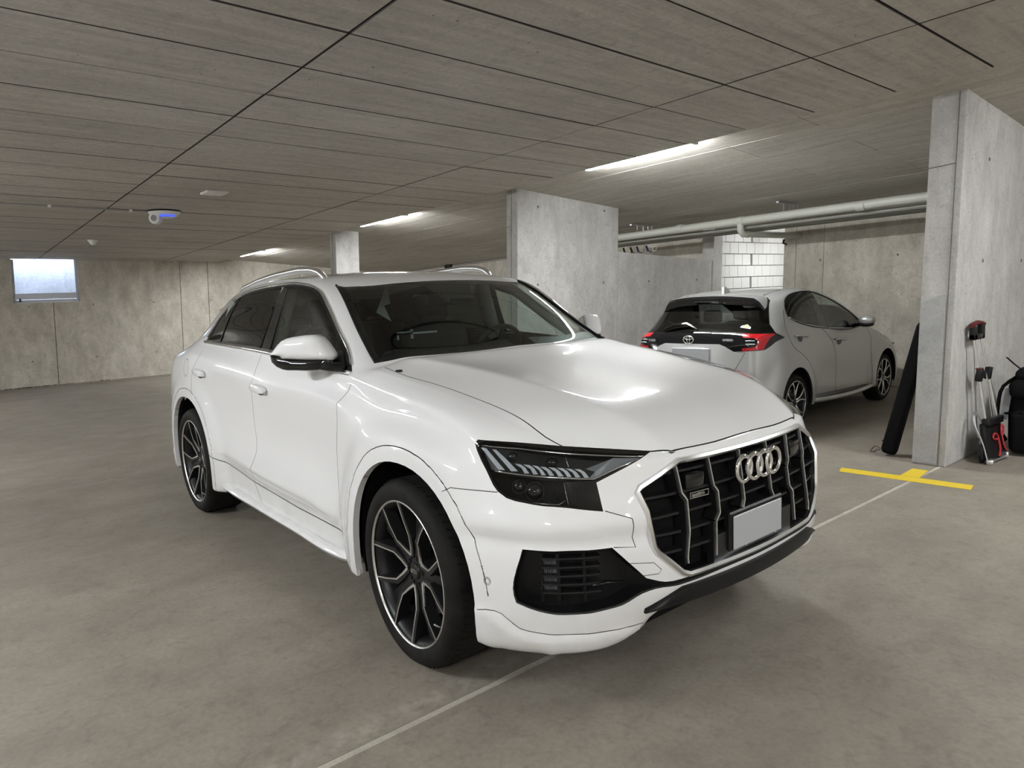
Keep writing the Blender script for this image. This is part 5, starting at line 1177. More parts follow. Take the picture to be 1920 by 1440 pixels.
    def wall(b):
        for i in range(len(inp)):
            p = hit(inp[i], IN)[0]; q = hit(inp[(i+1) % len(inp)], IN)[0]
            if p is None or q is None or p.y > -.02 or q.y > -.02: continue
            def dep(v):
                y = abs(v.y); return .012 if y < .5 else min(.095, .012+(y-.5)*.9)
            b.faces.new([b.verts.new(t) for t in (p, q, q+Vector((-dep(q)*.9, dep(q)*.25,0)), p+Vector((-dep(p)*.9, dep(p)*.25,0)))])
    both('intake_wall', wall, M['satin_black'], False, parent=intake)
    for z in (.612,.582,.552,.522,.492):
        def sl(b, z=z):
            x0, y0 = (.735,-.868); x1, y1 = (.865,-.685)
            yend = -.70 if z > .56 else -.66
            P3 = [hit((x*.447+y*.894, z), IN, -.018)[0] for x, y in ((.725,-.872),(.775,-.832),(.825,-.772),(.855,-.715))]
            P3 = [p for p in P3 if p]
            rows = [[b.verts.new(p+Vector(d)) for d in ((0,0,.003),(0,0,-.003),(-.035,.02,-.003),(-.035,.02,.003))] for p in P3]
            for A, B in zip(rows, rows[1:]):
                for k in range(4): b.faces.new((A[k], A[(k+1) % 4], B[(k+1) % 4], B[k]))
            b.faces.new(rows[0]); b.faces.new(rows[-1][::-1])
        both('intake_slat', sl, M['lamp_dark'], False, parent=intake)
    for x, y in ((.724,-.873),(.772,-.834),(.826,-.770)):
        def vb(b, x=x, y=y):
            P3 = [hit((x*.447+y*.894, z), IN, -.022)[0] for z in (.632,.56,.46)]
            bm_tube(b, [p for p in P3 if p], .006, 4)
        both('intake_bar', vb, M['satin_black'], False, parent=intake)
    def fin(b):
        for k in range(9):
            t = k/8; x = .728+.042*t; y = -.872+.036*t
            P3 = [hit((x*.447+y*.894, z), IN, -.045)[0] for z in (.62,.55,.49)]
            bm_tube(b, [p for p in P3 if p], .0022, 4)
    both('radiator_fin', fin, M['lamp_grey'], False, parent=intake)
    def fogb(b):
        q = [hit((x*.447+y*.894, z), IN, -.02)[0] for x, y, z in ((.84,-.745,.515),(.865,-.70,.522),(.895,-.64,.512))]
        bm_tube(b, [p for p in q if p], [.006,.012,.005], 8, squash=(.5,1.0), up=(0,0,1))
    both('intake_wing', fogb, M['gloss_black'], True, parent=intake)
    # parking sensors
    def sens(b):
        p, n = hit((.547,.516), SIDE, .0005); r = Vector((1,0,0)); r = (r-n*r.dot(n)).normalized(); u = n.cross(r)
        for R0, R1, o_ in ((.0125,.0105,.0006),(.0105,.0,.0004)):
            pass
        bm_tube(b, [p+(r*math.cos(t*math.pi/10)+u*math.sin(t*math.pi/10))*.0135 for t in range(20)], .0012, 4, closed=True)
        bm_tube(b, [p+(r*math.cos(t*math.pi/10)+u*math.sin(t*math.pi/10))*.0085 for t in range(20)], .0009, 4, closed=True)
    both('parking_sensor', sens, M['lamp_grey'], True)
    # ---- black front splitter
    b = bmesh.new(); rows = []
    for i in range(41):
        y = -.57+1.14*i/40; a = abs(y); xf = 1.006-.21*a**2; t = max(0, (a-.43)/.14)
        zt = .463-.055*t; zb = .397-.008*t
        rows.append([b.verts.new(p) for p in ((xf-.03,y,zt),(xf+.004-.02*t,y,zt-.008),(xf+.008-.02*t,y,(zt+zb)/2),(xf-.004-.02*t,y,zb),(xf-.16,y,zb-.005+.02*t),(xf-.16,y,zt-.01))])
    for A, B in zip(rows, rows[1:]):
        for k in range(6): b.faces.new((A[k], A[(k+1) % 6], B[(k+1) % 6], B[k]))
    b.faces.new(rows[0]); b.faces.new(rows[-1][::-1]); bmesh.ops.recalc_face_normals(b, faces=b.faces)
    o = obj_bm('front_splitter', b, M['satin_black'], car, True, 40); o['label'] = 'black front lip under the bumper'
    # ---- headlights
    def hp(q, off): 
        p, n = hit(q, HL, off); return p
    def sheet(poly, off, m, name, par, depth=.006):
        def f(b):
            vs = [hp(q, off) for q in poly]; vs = [b.verts.new(v) for v in vs if v]
            if len(vs) > 2: fcs = b.faces.new(vs); r = bmesh.ops.triangulate(b, faces=[fcs])
        return both(name, f, m, False, parent=par)
    def hback(b):
        nb = hlraw_all
        vm = {}
        for v in nb.verts: vm[v] = b.verts.new(v.co-v.normal*.055)
        for f in nb.faces: b.faces.new([vm[v] for v in f.verts])
        for e in nb.edges:
            if e.is_boundary:
                l = e.link_loops[0]; a, c = l.vert, l.link_loop_next.vert; va, vc = b.verts.new(a.co-a.normal*.001), b.verts.new(c.co-c.normal*.001)
                b.faces.new((va, vc, vm[c], vm[a]))
    both('headlight_housing', hback, M['matt_black'], False, parent=bez)
    sheet([(-.318,.973),(-.17,.963),(-.02,.948),(.13,.934),(.255,.922),(.083,.862),(-.09,.869),(-.272,.886)], -.032, M['lamp_dark'], 'lamp_tray', bez)
    sheet([(.055,.898),(.150,.928),(.250,.922),(.088,.863),(.068,.870),(.087,.887)], -.010, M['lamp_grey'], 'lamp_bezel', bez)
    sheet([(-.318,.972),(-.295,.970),(-.235,.900),(-.262,.888),(-.276,.890)], -.026, M['lamp_grey'], 'lamp_bezel', bez)
    blades = [[(-.313,.964),(-.290,.963),(-.222,.895),(-.247,.896)], [(-.268,.962),(-.253,.960),(-.222,.935),(-.176,.893),(-.200,.893),(-.240,.933)]]
    for k in range(8):
        a0 = -.180+k*(.205/7); z0 = .917-k*.0024
        blades.append([(a0-.008,z0),(a0+.012,z0-.002),(a0+.028,z0-.012),(a0+.042,z0-.030),(a0+.026,z0-.030),(a0+.016,z0-.014)])
    for bl in blades: sheet(bl, -.012, M['lamp_white'], 'running_light', bez)
    for line, r in ((((-.320,.9715),(-.17,.960),(-.02,.9455),(.13,.9335),(.255,.9225)), .0030), (((-.276,.8915),(-.16,.8805),(-.02,.871),(.083,.8635),(.16,.893),(.255,.9225)), .0036), (((-.164,.803),(-.038,.792),(-.015,.803)), .0016), (((-.012,.935),(-.002,.905)), .002), (((-.020,.857),(-.003,.783)), .0018), (((-.009,.857),(.006,.781)), .0012)):
        def ln(b, line=line, r=r):
            bm_tube(b, [p for p in (hp(q, -.006) for q in smooth_poly(line, .05, corners=tuple(range(len(line))))) if p], r, 5)
        both('lamp_trim', ln, M['chrome'], True, parent=bez)
    for q, r in (((-.196,.944),.018),((-.058,.931),.020),((-.122,.838),.030),((-.178,.850),.022)):
        def pj(b, q=q, r=r):
            p, n = hit(q, HL, -.03); f = (n+Vector((1,-.5,0))).normalized()
            bm_lathe(b, [(.0005, .016),(r*.5, .014),(r*.85, .006),(r, -.004),(r*1.12,-.004),(r*1.15,-.02)], p, f, (0,0,1), 20)
        both('projector_lens', pj, M['gloss_black'], True, 50, parent=bez)
    # ---- underbody, wheel wells, cabin
    def well(cx):
        def f(b):
            pr_ = ell(cx,.395,.458,.478,-14,194,24,2.1); A = [b.verts.new((x,-.943,z)) for x, z in pr_]; B = [b.verts.new((x,-.60,z)) for x, z in pr_]
            for i in range(len(A)-1): b.faces.new((A[i], A[i+1], B[i+1], B[i]))
            b.faces.new(B)
        return f
    both('wheel_well', well(.045), M['matt_black'], False); both('wheel_well', well(-2.945), M['matt_black'], False)
    b = bmesh.new(); bm_box(b, (-1.5,0,.30), (4.6,1.20,.06)); bm_box(b, (-1.45,0,.31), (1.95,1.72,.07)); bm_box(b, (.62,0,.36), (.40,1.30,.04)); obj_bm('underbody', b, M['matt_black'], car)
    # cabin
    b = bmesh.new()
    rows = []
    for x, z, w_ in ((-.50,1.165,.74),(-.62,1.185,.80),(-.85,1.175,.82),(-.98,1.13,.82),(-1.0,.95,.82),(-1.0,.70,.80)):
        rows.append([b.verts.new((x-(.03*(1-(t/6)**2) if abs(t) < 7 else 0), w_*t/6, z+.015*math.cos(t/6*1.5))) for t in range(-6, 7)])
    for A, B in zip(rows, rows[1:]):
        for k in range(12): b.faces.new((A[k], A[k+1], B[k+1], B[k]))
    obj_bm('dashboard', b, M['interior_black'], car, True, 50)
    b = bmesh.new(); bm_box(b, (-1.9,0,.55), (2.4,1.60,.04)); bm_box(b, (-.95,0,.62), (.05,1.6,.7)); bm_box(b, (-1.55,0,.68), (1.0,.26,.22)); obj_bm('cabin_floor', b, M['interior_black'], car)
    def dcard(b):
        P1 = [(-.60,1.150),(-1.2,1.185),(-1.9,1.215),(-2.6,1.235),(-2.6,.6),(-.60,.6)]
        b.faces.new([b.verts.new((x, -.845 if z > 1 else -.86, z)) for x, z in P1])
    both('door_card', dcard, M['interior_black'], False)
    for pp, rad in (([(-.58,-.735,1.17),(-.84,-.688,1.315),(-1.13,-.620,1.515),(-1.35,-.62,1.57)], .034), ([(-1.62,-.82,1.2),(-1.60,-.70,1.58)], .05), ([(-2.55,-.80,1.2),(-2.45,-.72,1.52)], .06)):
        def pil(b, pp=pp, rad=rad): bm_tube(b, pp, rad, 8)
        both('cabin_pillar', pil, M['headliner'], True)
    b = bmesh.new(); rows = []
    for x, z in ((-1.09,1.575),(-1.3,1.60),(-1.7,1.625),(-2.2,1.63),(-2.7,1.59),(-3.1,1.50)):
        rows.append([b.verts.new((x, .66*t/5, z-.03*abs(t/5)**2)) for t in range(-5, 6)])
    for A, B in zip(rows, rows[1:]):
        for k in range(10): b.faces.new((A[k], A[k+1], B[k+1], B[k]))
    obj_bm('headlining', b, M['headliner'], car, True)
    b = bmesh.new(); bm_box(b, (-3.05,0,.93), (.04,1.2,.55)); obj_bm('tailgate_panel', b, M['interior_black'], car)
    # seats
    def seat(x, y, wide, rear=False):
        e = bpy.data.objects.new('rear_bench' if rear else 'seat', None); COL.objects.link(e); e.parent = car
        def rb(c, sz, rot=0., bev=.05):
            bb = bmesh.new(); bm_box(bb, (0,0,0), sz); bmesh.ops.bevel(bb, geom=bb.edges[:], offset=bev, segments=3, affect='EDGES', profile=.5)
            bmesh.ops.rotate(bb, cent=(0,0,0), matrix=Matrix.Rotation(rot, 3, 'Y'), verts=bb.verts[:]); bmesh.ops.translate(bb, vec=c, verts=bb.verts[:]); return bb
        obj_bm('seat_cushion', rb((x+.25,y,.78), (.52,wide,.16)), M['interior_black'], e, True, 60)
        obj_bm('backrest', rb((x-.08,y,1.06), (.13,wide,.56), -.22), M['interior_black'], e, True, 60)
        for yy in ((y,) if not rear else (-.45,0,.45)):
            h = obj_bm('headrest', rb((x-.17,yy,1.42), (.10,.27,.19), -.2, .04), M['interior_black'], e, True, 60)
            bb = bmesh.new()
            for d in (-.06,.06): bm_tube(bb, [(x-.15,yy+d,1.28),(x-.16,yy+d,1.36)], .007, 6)
            obj_bm('headrest_post', bb, M['chrome'], e, True)
        return e
    seat(-1.62,-.38,.50); seat(-1.62,.38,.50); seat(-2.55,0,1.35,True)
    # steering wheel
    sw = bpy.data.objects.new('steering_wheel', None); COL.objects.link(sw); sw.parent = car
    b = bmesh.new(); c = Vector((-1.04,.37,1.135)); ax = Vector((-.90,0,.43)).normalized(); r = Vector((0,1,0)); u = ax.cross(r)
    bm_tube(b, [c+(r*math.cos(t*math.pi/18)+u*math.sin(t*math.pi/18))*.185 for t in range(36)], .016, 8, closed=True); obj_bm('wheel_rim', b, M['interior_black'], sw, True)
    b = bmesh.new()
    for a in (0, 180, 270): 
        a = math.radians(a); bm_tube(b, [c+(r*math.cos(a)-u*abs(math.sin(a)))*.04-ax*.01, c+(r*math.cos(a)-u*abs(math.sin(a)))*.18], .014, 6)
    obj_bm('wheel_spoke', b, M['satin_black'], sw, True)
    b = bmesh.new(); bm_lathe(b, [(.001,.012),(.05,.01),(.07,-.01),(.06,-.05)], c, ax, (0,1,0), 20); obj_bm('airbag_cover', b, M['interior_black'], sw, True, 50)
    # rear-view mirror and camera pod behind the glass
    b = bmesh.new(); bm_box(b, (-1.06,0,1.48), (.03,.24,.062)); bmesh.ops.bevel(b, geom=b.edges[:], offset=.012, segments=2, affect='EDGES', profile=.5); mr = obj_bm('rearview_mirror', b, M['interior_black'], car, True, 50)
    b = bmesh.new(); bm_prism(b, [(-.15,0),(.15,0),(.08,-.17),(-.08,-.17)], (-1.015,0,1.562), (0,1,0), (-.80,0,.60), .03); obj_bm('camera_pod', b, M['interior_black'], car)
    b = bmesh.new(); bm_tube(b, [(-1.0,0,1.55),(-1.05,0,1.50)], .012, 6); obj_bm('mirror_stalk', b, M['interior_black'], mr, True)
    # flat pale shapes set behind the windscreen
    b = bmesh.new(); bm_prism(b, [(0,0),(.05,.10),(.085,.19),(.10,.05),(.055,.04),(.095,-.05),(.10,-.06)], (-1.45,-.23,1.42), (0,1,0), (0,0,1), .004); o = obj_bm('pale_fold', b, M['plate_white'], car); o['label'] = 'pale folded shape behind the windscreen'
    b = bmesh.new()
    for A, B in (((0,0),(.30,.012)),((0,-.03),(.012,.012)),((.10,-.028),(.118,.032)),((.0,.0),(.118,.02))):
        bm_prism(b, [A,(B[0],A[1]),B,(A[0],B[1])], (-1.46,-.09,1.27), (0,1,0), (0,0,1), .004)
    o = obj_bm('pale_bracket', b, M['plate_white'], car); o['label'] = 'pale bracket shape behind the windscreen'
    # ---- rear lamps
    def tl(b):
        pts = [(-4.0,-.55,.955),(-3.965,-.68,.955),(-3.93,-.74,.95)]
        bm_tube(b, pts, .025, 6, squash=(1,.6), up=(0,0,1))
    both('tail_lamp', tl, M['red_badge'], True)
    # ---- wheels
    make_suv_wheel(car, 0, -1, -.043); make_suv_wheel(car, 0, 1, -.043); make_suv_wheel(car, -2.995, -1, 0, 17); make_suv_wheel(car, -2.995, 1, 0, 30)
    # washer jets
    b = bmesh.new()
    for y in (-.78,):
        p, n = hit((-.285,-.772), TOP, .004); bm_box(b, p, (.025,.02,.008))
    obj_bm('washer_jet', b, M['satin_black'], car)
    ref.bm.free(); s.bm.free()
    return car
build_suv()
# ------------------------------------------------------------------ silver hatchback body surface (local frame: x forward, rear axle at 0)
HB_S = [
 [(-.45,.70,.26),(-.52,.735,.34),(-.57,.755,.52),(-.585,.757,.70),(-.565,.752,.90),(-.535,.735,1.035),(-.55,.705,1.045),(-.565,.67,1.052),(-.58,.62,1.06),(-.605,.44,1.072),(-.618,.22,1.078),(-.622,0,1.08)],
 [(-.36,.78,.25),(-.38,.825,.34),(-.41,.85,.52),(-.41,.853,.70),(-.38,.838,.91),(-.34,.80,1.06),(-.35,.765,1.10),(-.37,.72,1.135),(-.41,.635,1.175),(-.445,.45,1.20),(-.46,.23,1.21),(-.465,0,1.215)],
 [(-.18,.80,.25),(-.18,.85,.34),(-.18,.882,.52),(-.18,.888,.70),(-.17,.865,.93),(-.14,.82,1.10),(-.15,.785,1.21),(-.16,.725,1.315),(-.22,.615,1.375),(-.25,.45,1.395),(-.27,.23,1.41),(-.27,0,1.413)],
 [(.03,.80,.25),(.03,.855,.34),(.03,.88,.52),(.03,.886,.71),(.03,.868,.94),(.03,.825,1.135),(.02,.785,1.27),(.0,.718,1.42),(-.02,.60,1.462),(-.03,.45,1.480),(-.04,.23,1.490),(-.04,0,1.493)],
 [(.30,.80,.25),(.30,.845,.32),(.30,.852,.50),(.30,.858,.71),(.30,.86,.94),(.30,.825,1.115),(.30,.785,1.29),(.30,.722,1.472),(.30,.60,1.513),(.30,.45,1.525),(.30,.23,1.533),(.30,0,1.535)],
 [(.75,.80,.25),(.75,.842,.31),(.75,.838,.48),(.75,.843,.70),(.75,.855,.90),(.75,.825,1.062),(.75,.785,1.24),(.75,.728,1.430),(.75,.60,1.492),(.75,.45,1.510),(.75,.23,1.52),(.75,0,1.522)],
 [(1.25,.80,.24),(1.25,.842,.30),(1.25,.838,.46),(1.25,.843,.68),(1.25,.855,.88),(1.25,.825,1.02),(1.25,.79,1.165),(1.25,.745,1.305),(1.20,.61,1.415),(1.15,.45,1.448),(1.12,.23,1.465),(1.11,0,1.47)],
 [(1.78,.80,.23),(1.78,.845,.28),(1.78,.842,.45),(1.78,.85,.66),(1.78,.855,.86),(1.78,.825,.985),(1.79,.812,1.03),(1.78,.795,1.095),(1.72,.66,1.205),(1.68,.45,1.25),(1.65,.23,1.27),(1.64,0,1.275)],
 [(2.08,.80,.23),(2.08,.855,.28),(2.08,.865,.45),(2.08,.868,.64),(2.08,.858,.83),(2.08,.815,.95),(2.08,.785,.98),(2.08,.745,1.0),(2.05,.64,1.035),(2.03,.45,1.06),(2.02,.23,1.07),(2.02,0,1.072)],
 [(2.40,.80,.23),(2.40,.86,.28),(2.40,.88,.44),(2.40,.885,.62),(2.40,.862,.78),(2.40,.805,.885),(2.40,.77,.905),(2.40,.73,.92),(2.40,.62,.94),(2.40,.45,.955),(2.40,.23,.965),(2.40,0,.967)],
 [(2.72,.74,.23),(2.74,.80,.28),(2.75,.83,.44),(2.75,.83,.58),(2.75,.80,.69),(2.76,.74,.765),(2.76,.70,.78),(2.77,.66,.79),(2.80,.56,.80),(2.82,.42,.81),(2.84,.21,.815),(2.84,0,.817)],
 [(2.95,.58,.24),(3.00,.62,.29),(3.04,.64,.42),(3.04,.64,.53),(3.03,.62,.61),(3.02,.60,.65),(3.04,.56,.66),(3.05,.53,.665),(3.09,.45,.67),(3.13,.34,.675),(3.16,.17,.68),(3.17,0,.68)],
]
HB_REAR = [
 [None,(-.50,.66,.27),(-.53,.61,.28),(-.56,.54,.29),(-.60,.38,.30),(-.62,.19,.30),(-.625,0,.30)],
 [None,(-.56,.69,.345),(-.595,.64,.35),(-.62,.57,.355),(-.655,.41,.36),(-.67,.21,.36),(-.675,0,.36)],
 [None,(-.605,.705,.525),(-.63,.655,.53),(-.65,.59,.53),(-.69,.42,.54),(-.705,.21,.54),(-.71,0,.54)],
 [None,(-.615,.71,.70),(-.64,.66,.70),(-.655,.60,.70),(-.69,.43,.70),(-.70,.22,.70),(-.705,0,.70)],
 [None,(-.59,.705,.90),(-.61,.66,.905),(-.625,.60,.905),(-.655,.43,.91),(-.668,.22,.915),(-.672,0,.915)],
]
def build_box_shell(S, F0, jc, levels, creases=(), flip=True, iters=4):
    V = []; F = []; idx = {}; nj = len(S[0]); nm = nj-jc
    for sgn, h in ((-1, 'R'), (1, 'L')):
        for i, row in enumerate(S):
            for j, p in enumerate(row):
                if p[1] == 0 and sgn == 1: idx[(h,i,j)] = idx[('R',i,j)]; continue
                V.append((p[0], sgn*p[1], p[2])); idx[(h,i,j)] = len(V)-1
        for k, row in enumerate(F0):
            for m in range(nm):
                if m == 0: idx[(h,'f',k,0)] = idx[(h,0,k)]; continue
                if row[m][1] == 0 and sgn == 1: idx[(h,'f',k,m)] = idx[('R','f',k,m)]; continue
                p = row[m]; V.append((p[0], sgn*p[1], p[2])); idx[(h,'f',k,m)] = len(V)-1
        for m in range(nm): idx[(h,'f',jc,m)] = idx[(h,0,jc+m)]
        def q(*f): F.append(f if (sgn < 0) != flip else f[::-1])
        for i in range(len(S)-1):
            for j in range(nj-1): q(idx[(h,i,j)], idx[(h,i,j+1)], idx[(h,i+1,j+1)], idx[(h,i+1,j)])
        for k in range(jc):
            for m in range(nm-1): q(idx[(h,'f',k,m)], idx[(h,'f',k,m+1)], idx[(h,'f',k+1,m+1)], idx[(h,'f',k+1,m)])
    me = bpy.data.meshes.new('cage'); me.from_pydata(V, [], F); me.update()
    o = bpy.data.objects.new('cage', me); COL.objects.link(o)
    cr = me.attributes.new('crease_edge', 'FLOAT', 'EDGE'); ek = {tuple(sorted(e.vertices)): e.index for e in me.edges}
    for a, b, wgt in creases:
        for h in 'RL':
            k = ek.get(tuple(sorted((idx[(h,)+a], idx[(h,)+b]))))
            if k is not None: cr.data[k].value = wgt
    md = o.modifiers.new('s', 'SUBSURF'); md.levels = 2; md.boundary_smooth = 'ALL'
    T = np.array(V); cur = T.copy(); nv = len(V)
    for it in range(iters):
        bpy.context.view_layer.update()
        m2 = bpy.data.meshes.new_from_object(o.evaluated_get(bpy.context.evaluated_depsgraph_get()))
        co = np.empty(len(m2.vertices)*3); m2.vertices.foreach_get('co', co); co = co.reshape(-1, 3)[:nv]; bpy.data.meshes.remove(m2)
        cur = cur + .65*(T-co); me.vertices.foreach_set('co', cur.ravel()); me.update(); o.update_tag()
    md.levels = levels; bpy.context.view_layer.update()
    m2 = bpy.data.meshes.new_from_object(o.evaluated_get(bpy.context.evaluated_depsgraph_get()))
    bm = bmesh.new(); bm.from_mesh(m2); bpy.data.meshes.remove(m2); bpy.data.objects.remove(o); bpy.data.meshes.remove(me)
    bmesh.ops.delete(bm, geom=[v for v in bm.verts if v.co.y > 1e-5], context='VERTS')
    for v in bm.verts:
        if abs(v.co.y) < 1e-4: v.co.y = 0
    bm.normal_update(); return bm
HB_POSE = (.944, -1.967, 4.208, .061)
def build_hb_shell(levels=3):
    cr = [((i,4),(i+1,4),.4) for i in range(2,8)]
    def tr(p):
        if p is None: return None
        x, w_, z = p; t = min(1., max(0., (x+.5)/.7)); return (x+.13*t, w_*.992, z)
    return build_box_shell([[tr(p) for p in r] for r in HB_S], [[tr(p) for p in r] for r in HB_REAR], 5, levels, cr)
# ------------------------------------------------------------------ silver hatchback
def make_hb_wheel(parent, cx, side, phase=0.):
    W = bpy.data.objects.new('wheel', None); COL.objects.link(W); W.parent = parent; W.empty_display_size = .1
    ax = Vector((0, side, 0)); R = .31
    def P(r, th, d): return Vector((r*math.cos(th), side*d, r*math.sin(th)))
    bm = bmesh.new(); bm_lathe(bm, [(.232,-.012),(.245,0),(.275,.002),(.295,-.01),(.306,-.03),(.31,-.06),(.31,-.15),(.303,-.18),(.28,-.2),(.235,-.19)], (0,0,0), ax, (1,0,0), 56); bmesh.ops.recalc_face_normals(bm, faces=bm.faces)
    obj_bm('tyre', bm, M['tyre_rubber'], W, True, 40)
    bm = bmesh.new(); bm_lathe(bm, [(.236,-.008),(.238,-.003),(.232,-.002),(.226,-.006),(.218,-.03),(.212,-.15)], (0,0,0), ax, (1,0,0), 56)
    obj_bm('rim', bm, M['dark_alloy'], W, True, 40)
    bm = bmesh.new(); bm_lathe(bm, [(.237,-.006),(.239,-.002),(.234,.0),(.229,-.003),(.228,-.008)], (0,0,0), ax, (1,0,0), 56, True); obj_bm('rim_flange', bm, M['bright_alloy'], W, True)
    for k in range(5):
        c = math.radians(phase+72*k); bm = bmesh.new()
        for s in (-1, 1):
            pts = [P(.05, c+s*.25, -.022), P(.11, c+s*.13, -.012), P(.17, c+s*.19, -.008), P(.232, c+s*.31, -.006)]
            bm_tube(bm, pts, [.011,.0085,.0085,.010], 6, squash=(1,.8))
        obj_bm('spoke', bm, M['bright_alloy'], W, True)
        bm = bmesh.new(); bm_tube(bm, [P(.05, c+.63, -.05), P(.22, c+.63, -.05)], .014, 6); obj_bm('back_spoke', bm, M['dark_alloy'], W, True)
    bm = bmesh.new(); bm_lathe(bm, [(.001,-.018),(.03,-.018),(.034,-.022),(.06,-.026),(.065,-.08)], (0,0,0), ax, (1,0,0), 24); h = obj_bm('hub', bm, M['dark_alloy'], W, True, 40)
    bm = bmesh.new()
    for k in range(5): 
        bm = bmesh.new(); bm_lathe(bm, [(.001,-.014),(.009,-.014),(.01,-.03)], P(.048, math.radians(phase+36+72*k), 0), ax, (1,0,0), 8); obj_bm('wheel_nut', bm, M['chrome'], h, True, 40)
    bm = bmesh.new(); bm_lathe(bm, [(.04,-.07),(.14,-.07),(.14,-.09),(.04,-.09)], (0,0,0), ax, (1,0,0), 32, True); obj_bm('brake_disc', bm, M['brake_steel'], W, True, 40)
    W.location = (cx, side*.858, .30*1.0+.01)
    return W
def build_hatchback():
    mat('silver_paint', (.42,.42,.41), .40, .45, .8); mat('red_lamp', (.42,.006,.012), .18, 0, .6); mat('yellow_print', (.75,.62,.08), .5); mat('white_print', (.75,.75,.75), .5)
    glass_mat('hatch_glass', (.20,.21,.21), 1.5)
    bm = build_hb_shell(3)
    for v in bm.verts:
        w_ = -v.co.y
        if w_ > .7 and v.co.z < .85:
            for cx in (-.01, 2.53):
                r = math.hypot(v.co.x-cx, v.co.z-.335)
                if r < .60:
                    k = 1. if r < .40 else max(0., 1-(r-.40)/.20); k = k*k*(3-2*k); v.co.y = -(w_+max(0, .893-w_)*.85*k)
    bm.normal_update()
    ref = Shell(bm.copy()); ref.bvh(); s = Shell(bm); T = s.tag
    B_, G_F, G_R, PIL, FD, RD, RW, BAND, LAMP, HATCH, BUMP, SKIRT = range(12)
    TL = Proj((1/2**.5,-1/2**.5,0), (0,0,1), (1/2**.5,1/2**.5,0))
    def hit(q, pr, off=0.):
        p, n = ref.hit(q, pr); return (p+n*off, n) if p is not None else (None, None)
    glass = smooth_poly([(-.03,1.225),(-.035,1.31),(.02,1.39),(.11,1.437),(.25,1.468),(.39,1.480),(.681,1.474),(.95,1.425),(1.20,1.355),(1.50,1.245),(1.80,1.095),(1.79,1.02),(1.60,1.008),(.844,1.055),(.276,1.130),(.06,1.185)], .05, True, corners=(10,11))
    gf = lambda c: c.z > .95 and c.y < -.5
    s.cut(glass, SIDE, G_R, filt=gf)
    s.cut([(.62,1.5),(.74,1.30),(.86,1.0),(2.2,.9),(2.2,1.6),(.62,1.6)], SIDE, G_F, only=(G_R,), filt=gf)
    s.cut([(.545,1.6),(.545,1.50),(.60,1.30),(.67,1.0),(.86,.95),(.86,1.05),(.74,1.30),(.645,1.50),(.645,1.6)], SIDE, PIL, only=(G_R, G_F), filt=gf)
    rf = lambda c: c.x < .02 and c.z > .85
    s.cut([(.01,1.088),(-.54,1.10),(-.60,1.09),(-.70,1.07),(-.827,1.024),(-.757,1.112),(-.715,1.165),(-.655,1.31),(-.615,1.406),(-.55,1.45),(.01,1.50)], BACK, RW, facing=.03, filt=lambda c: c.x < -.06 and c.z > 1.0)
    tl = smooth_poly([(-.012,1.090),(.18,1.084),(.347,1.072),(.445,1.024),(.31,.985),(.24,.945),(.173,.917),(-.040,.906)], .04, True, corners=(0,3,6,7))
    s.cut(tl, TL, LAMP, filt=rf)
    s.cut([(-.02,1.089),(.10,1.082),(.20,1.078),(.335,1.070),(.255,1.035),(.208,.985),(.168,.924),(.07,.917),(-.036,.910),(-.03,.940),(.05,.948),(.088,.963),(.102,.99),(.108,1.018),(.096,1.034),(.07,1.041),(-.012,1.046)], TL, 50, only=(LAMP,), filt=rf)
    s.cut([(.01,.978),(-.336,.978),(-.40,.955),(-.49,.907),(-.60,.905),(-.60,1.10),(-.54,1.10),(.01,1.088)], BACK, BAND, only=(B_,), filt=rf)
    s.cut(ell(-.01,.335,.352,.360,-60,240,36), SIDE, None, filt=lambda c: c.y < -.5 and c.z < .8, remove=True); s.cut(ell(2.53,.335,.352,.355,-60,240,36), SIDE, None, filt=lambda c: c.y < -.5 and c.z < .8, remove=True)
    for cx in (-.01, 2.53): s.drop(lambda c: c.y < -.5 and c.z < .7 and (math.hypot(c.x-cx, c.z-.335) < .352 or (abs(c.x-cx) < .30 and c.z < .335)))
    only0 = (B_,)
    rear = smooth_poly([(-.06,1.30),(-.092,1.245),(-.130,1.138),(-.099,.948),(.10,.82),(.249,.726),(.36,.60),(.40,.47),(.41,.33)], .05)
    mid = smooth_poly([(.70,1.07),(.875,.940),(1.055,.717),(1.065,.436),(1.05,.29)], .05); fro = [(1.98,1.02),(2.07,.929),(2.077,.626),(2.065,.283)]
    sf = lambda c: c.y < -.6
    s.cut(rear+[(1.05,.30)]+mid[::-1]+[(.70,1.12),(.2,1.2),(-.02,1.26)], SIDE, RD, only=only0, filt=sf)
    s.cut(mid+[(2.065,.275)]+fro[::-1]+[(1.6,1.03),(.70,1.12)], SIDE, FD, only=only0, filt=sf)
    s.cut([(.01,.978),(-.336,.978),(-.40,.955),(-.49,.907),(-.61,.893),(-.535,.74),(-.40,.60),(.01,.58)], BACK, HATCH, only=only0, filt=lambda c: c.x < -.3)
    s.cut([(.01,.58),(-.40,.60),(-.535,.74),(-.61,.893),(-.78,.93),(-.84,.80),(-.86,.60),(-.86,.1),(.01,.1)], BACK, BUMP, only=only0, facing=.06, filt=lambda c: c.x < -.33)
    gaps = []
    def gap(pts, pr, half=.003, filt=None):
        fs = [f for f in s.line(pts, pr, half, filt=filt) if f.is_valid and f[T] not in (G_F, G_R, RW, LAMP)]
        if fs:
            nb = split_faces(s.bm, fs); nv = {v: v.normal.copy() for v in nb.verts}
            for v in nb.verts: v.co -= nv[v]*.008
            gaps.append(nb)
    gap(rear, SIDE, filt=sf); gap(mid, SIDE, filt=sf); gap(fro, SIDE, filt=sf); gap([(.41,.333),(1.05,.307),(2.065,.272)], SIDE, .004, filt=sf)
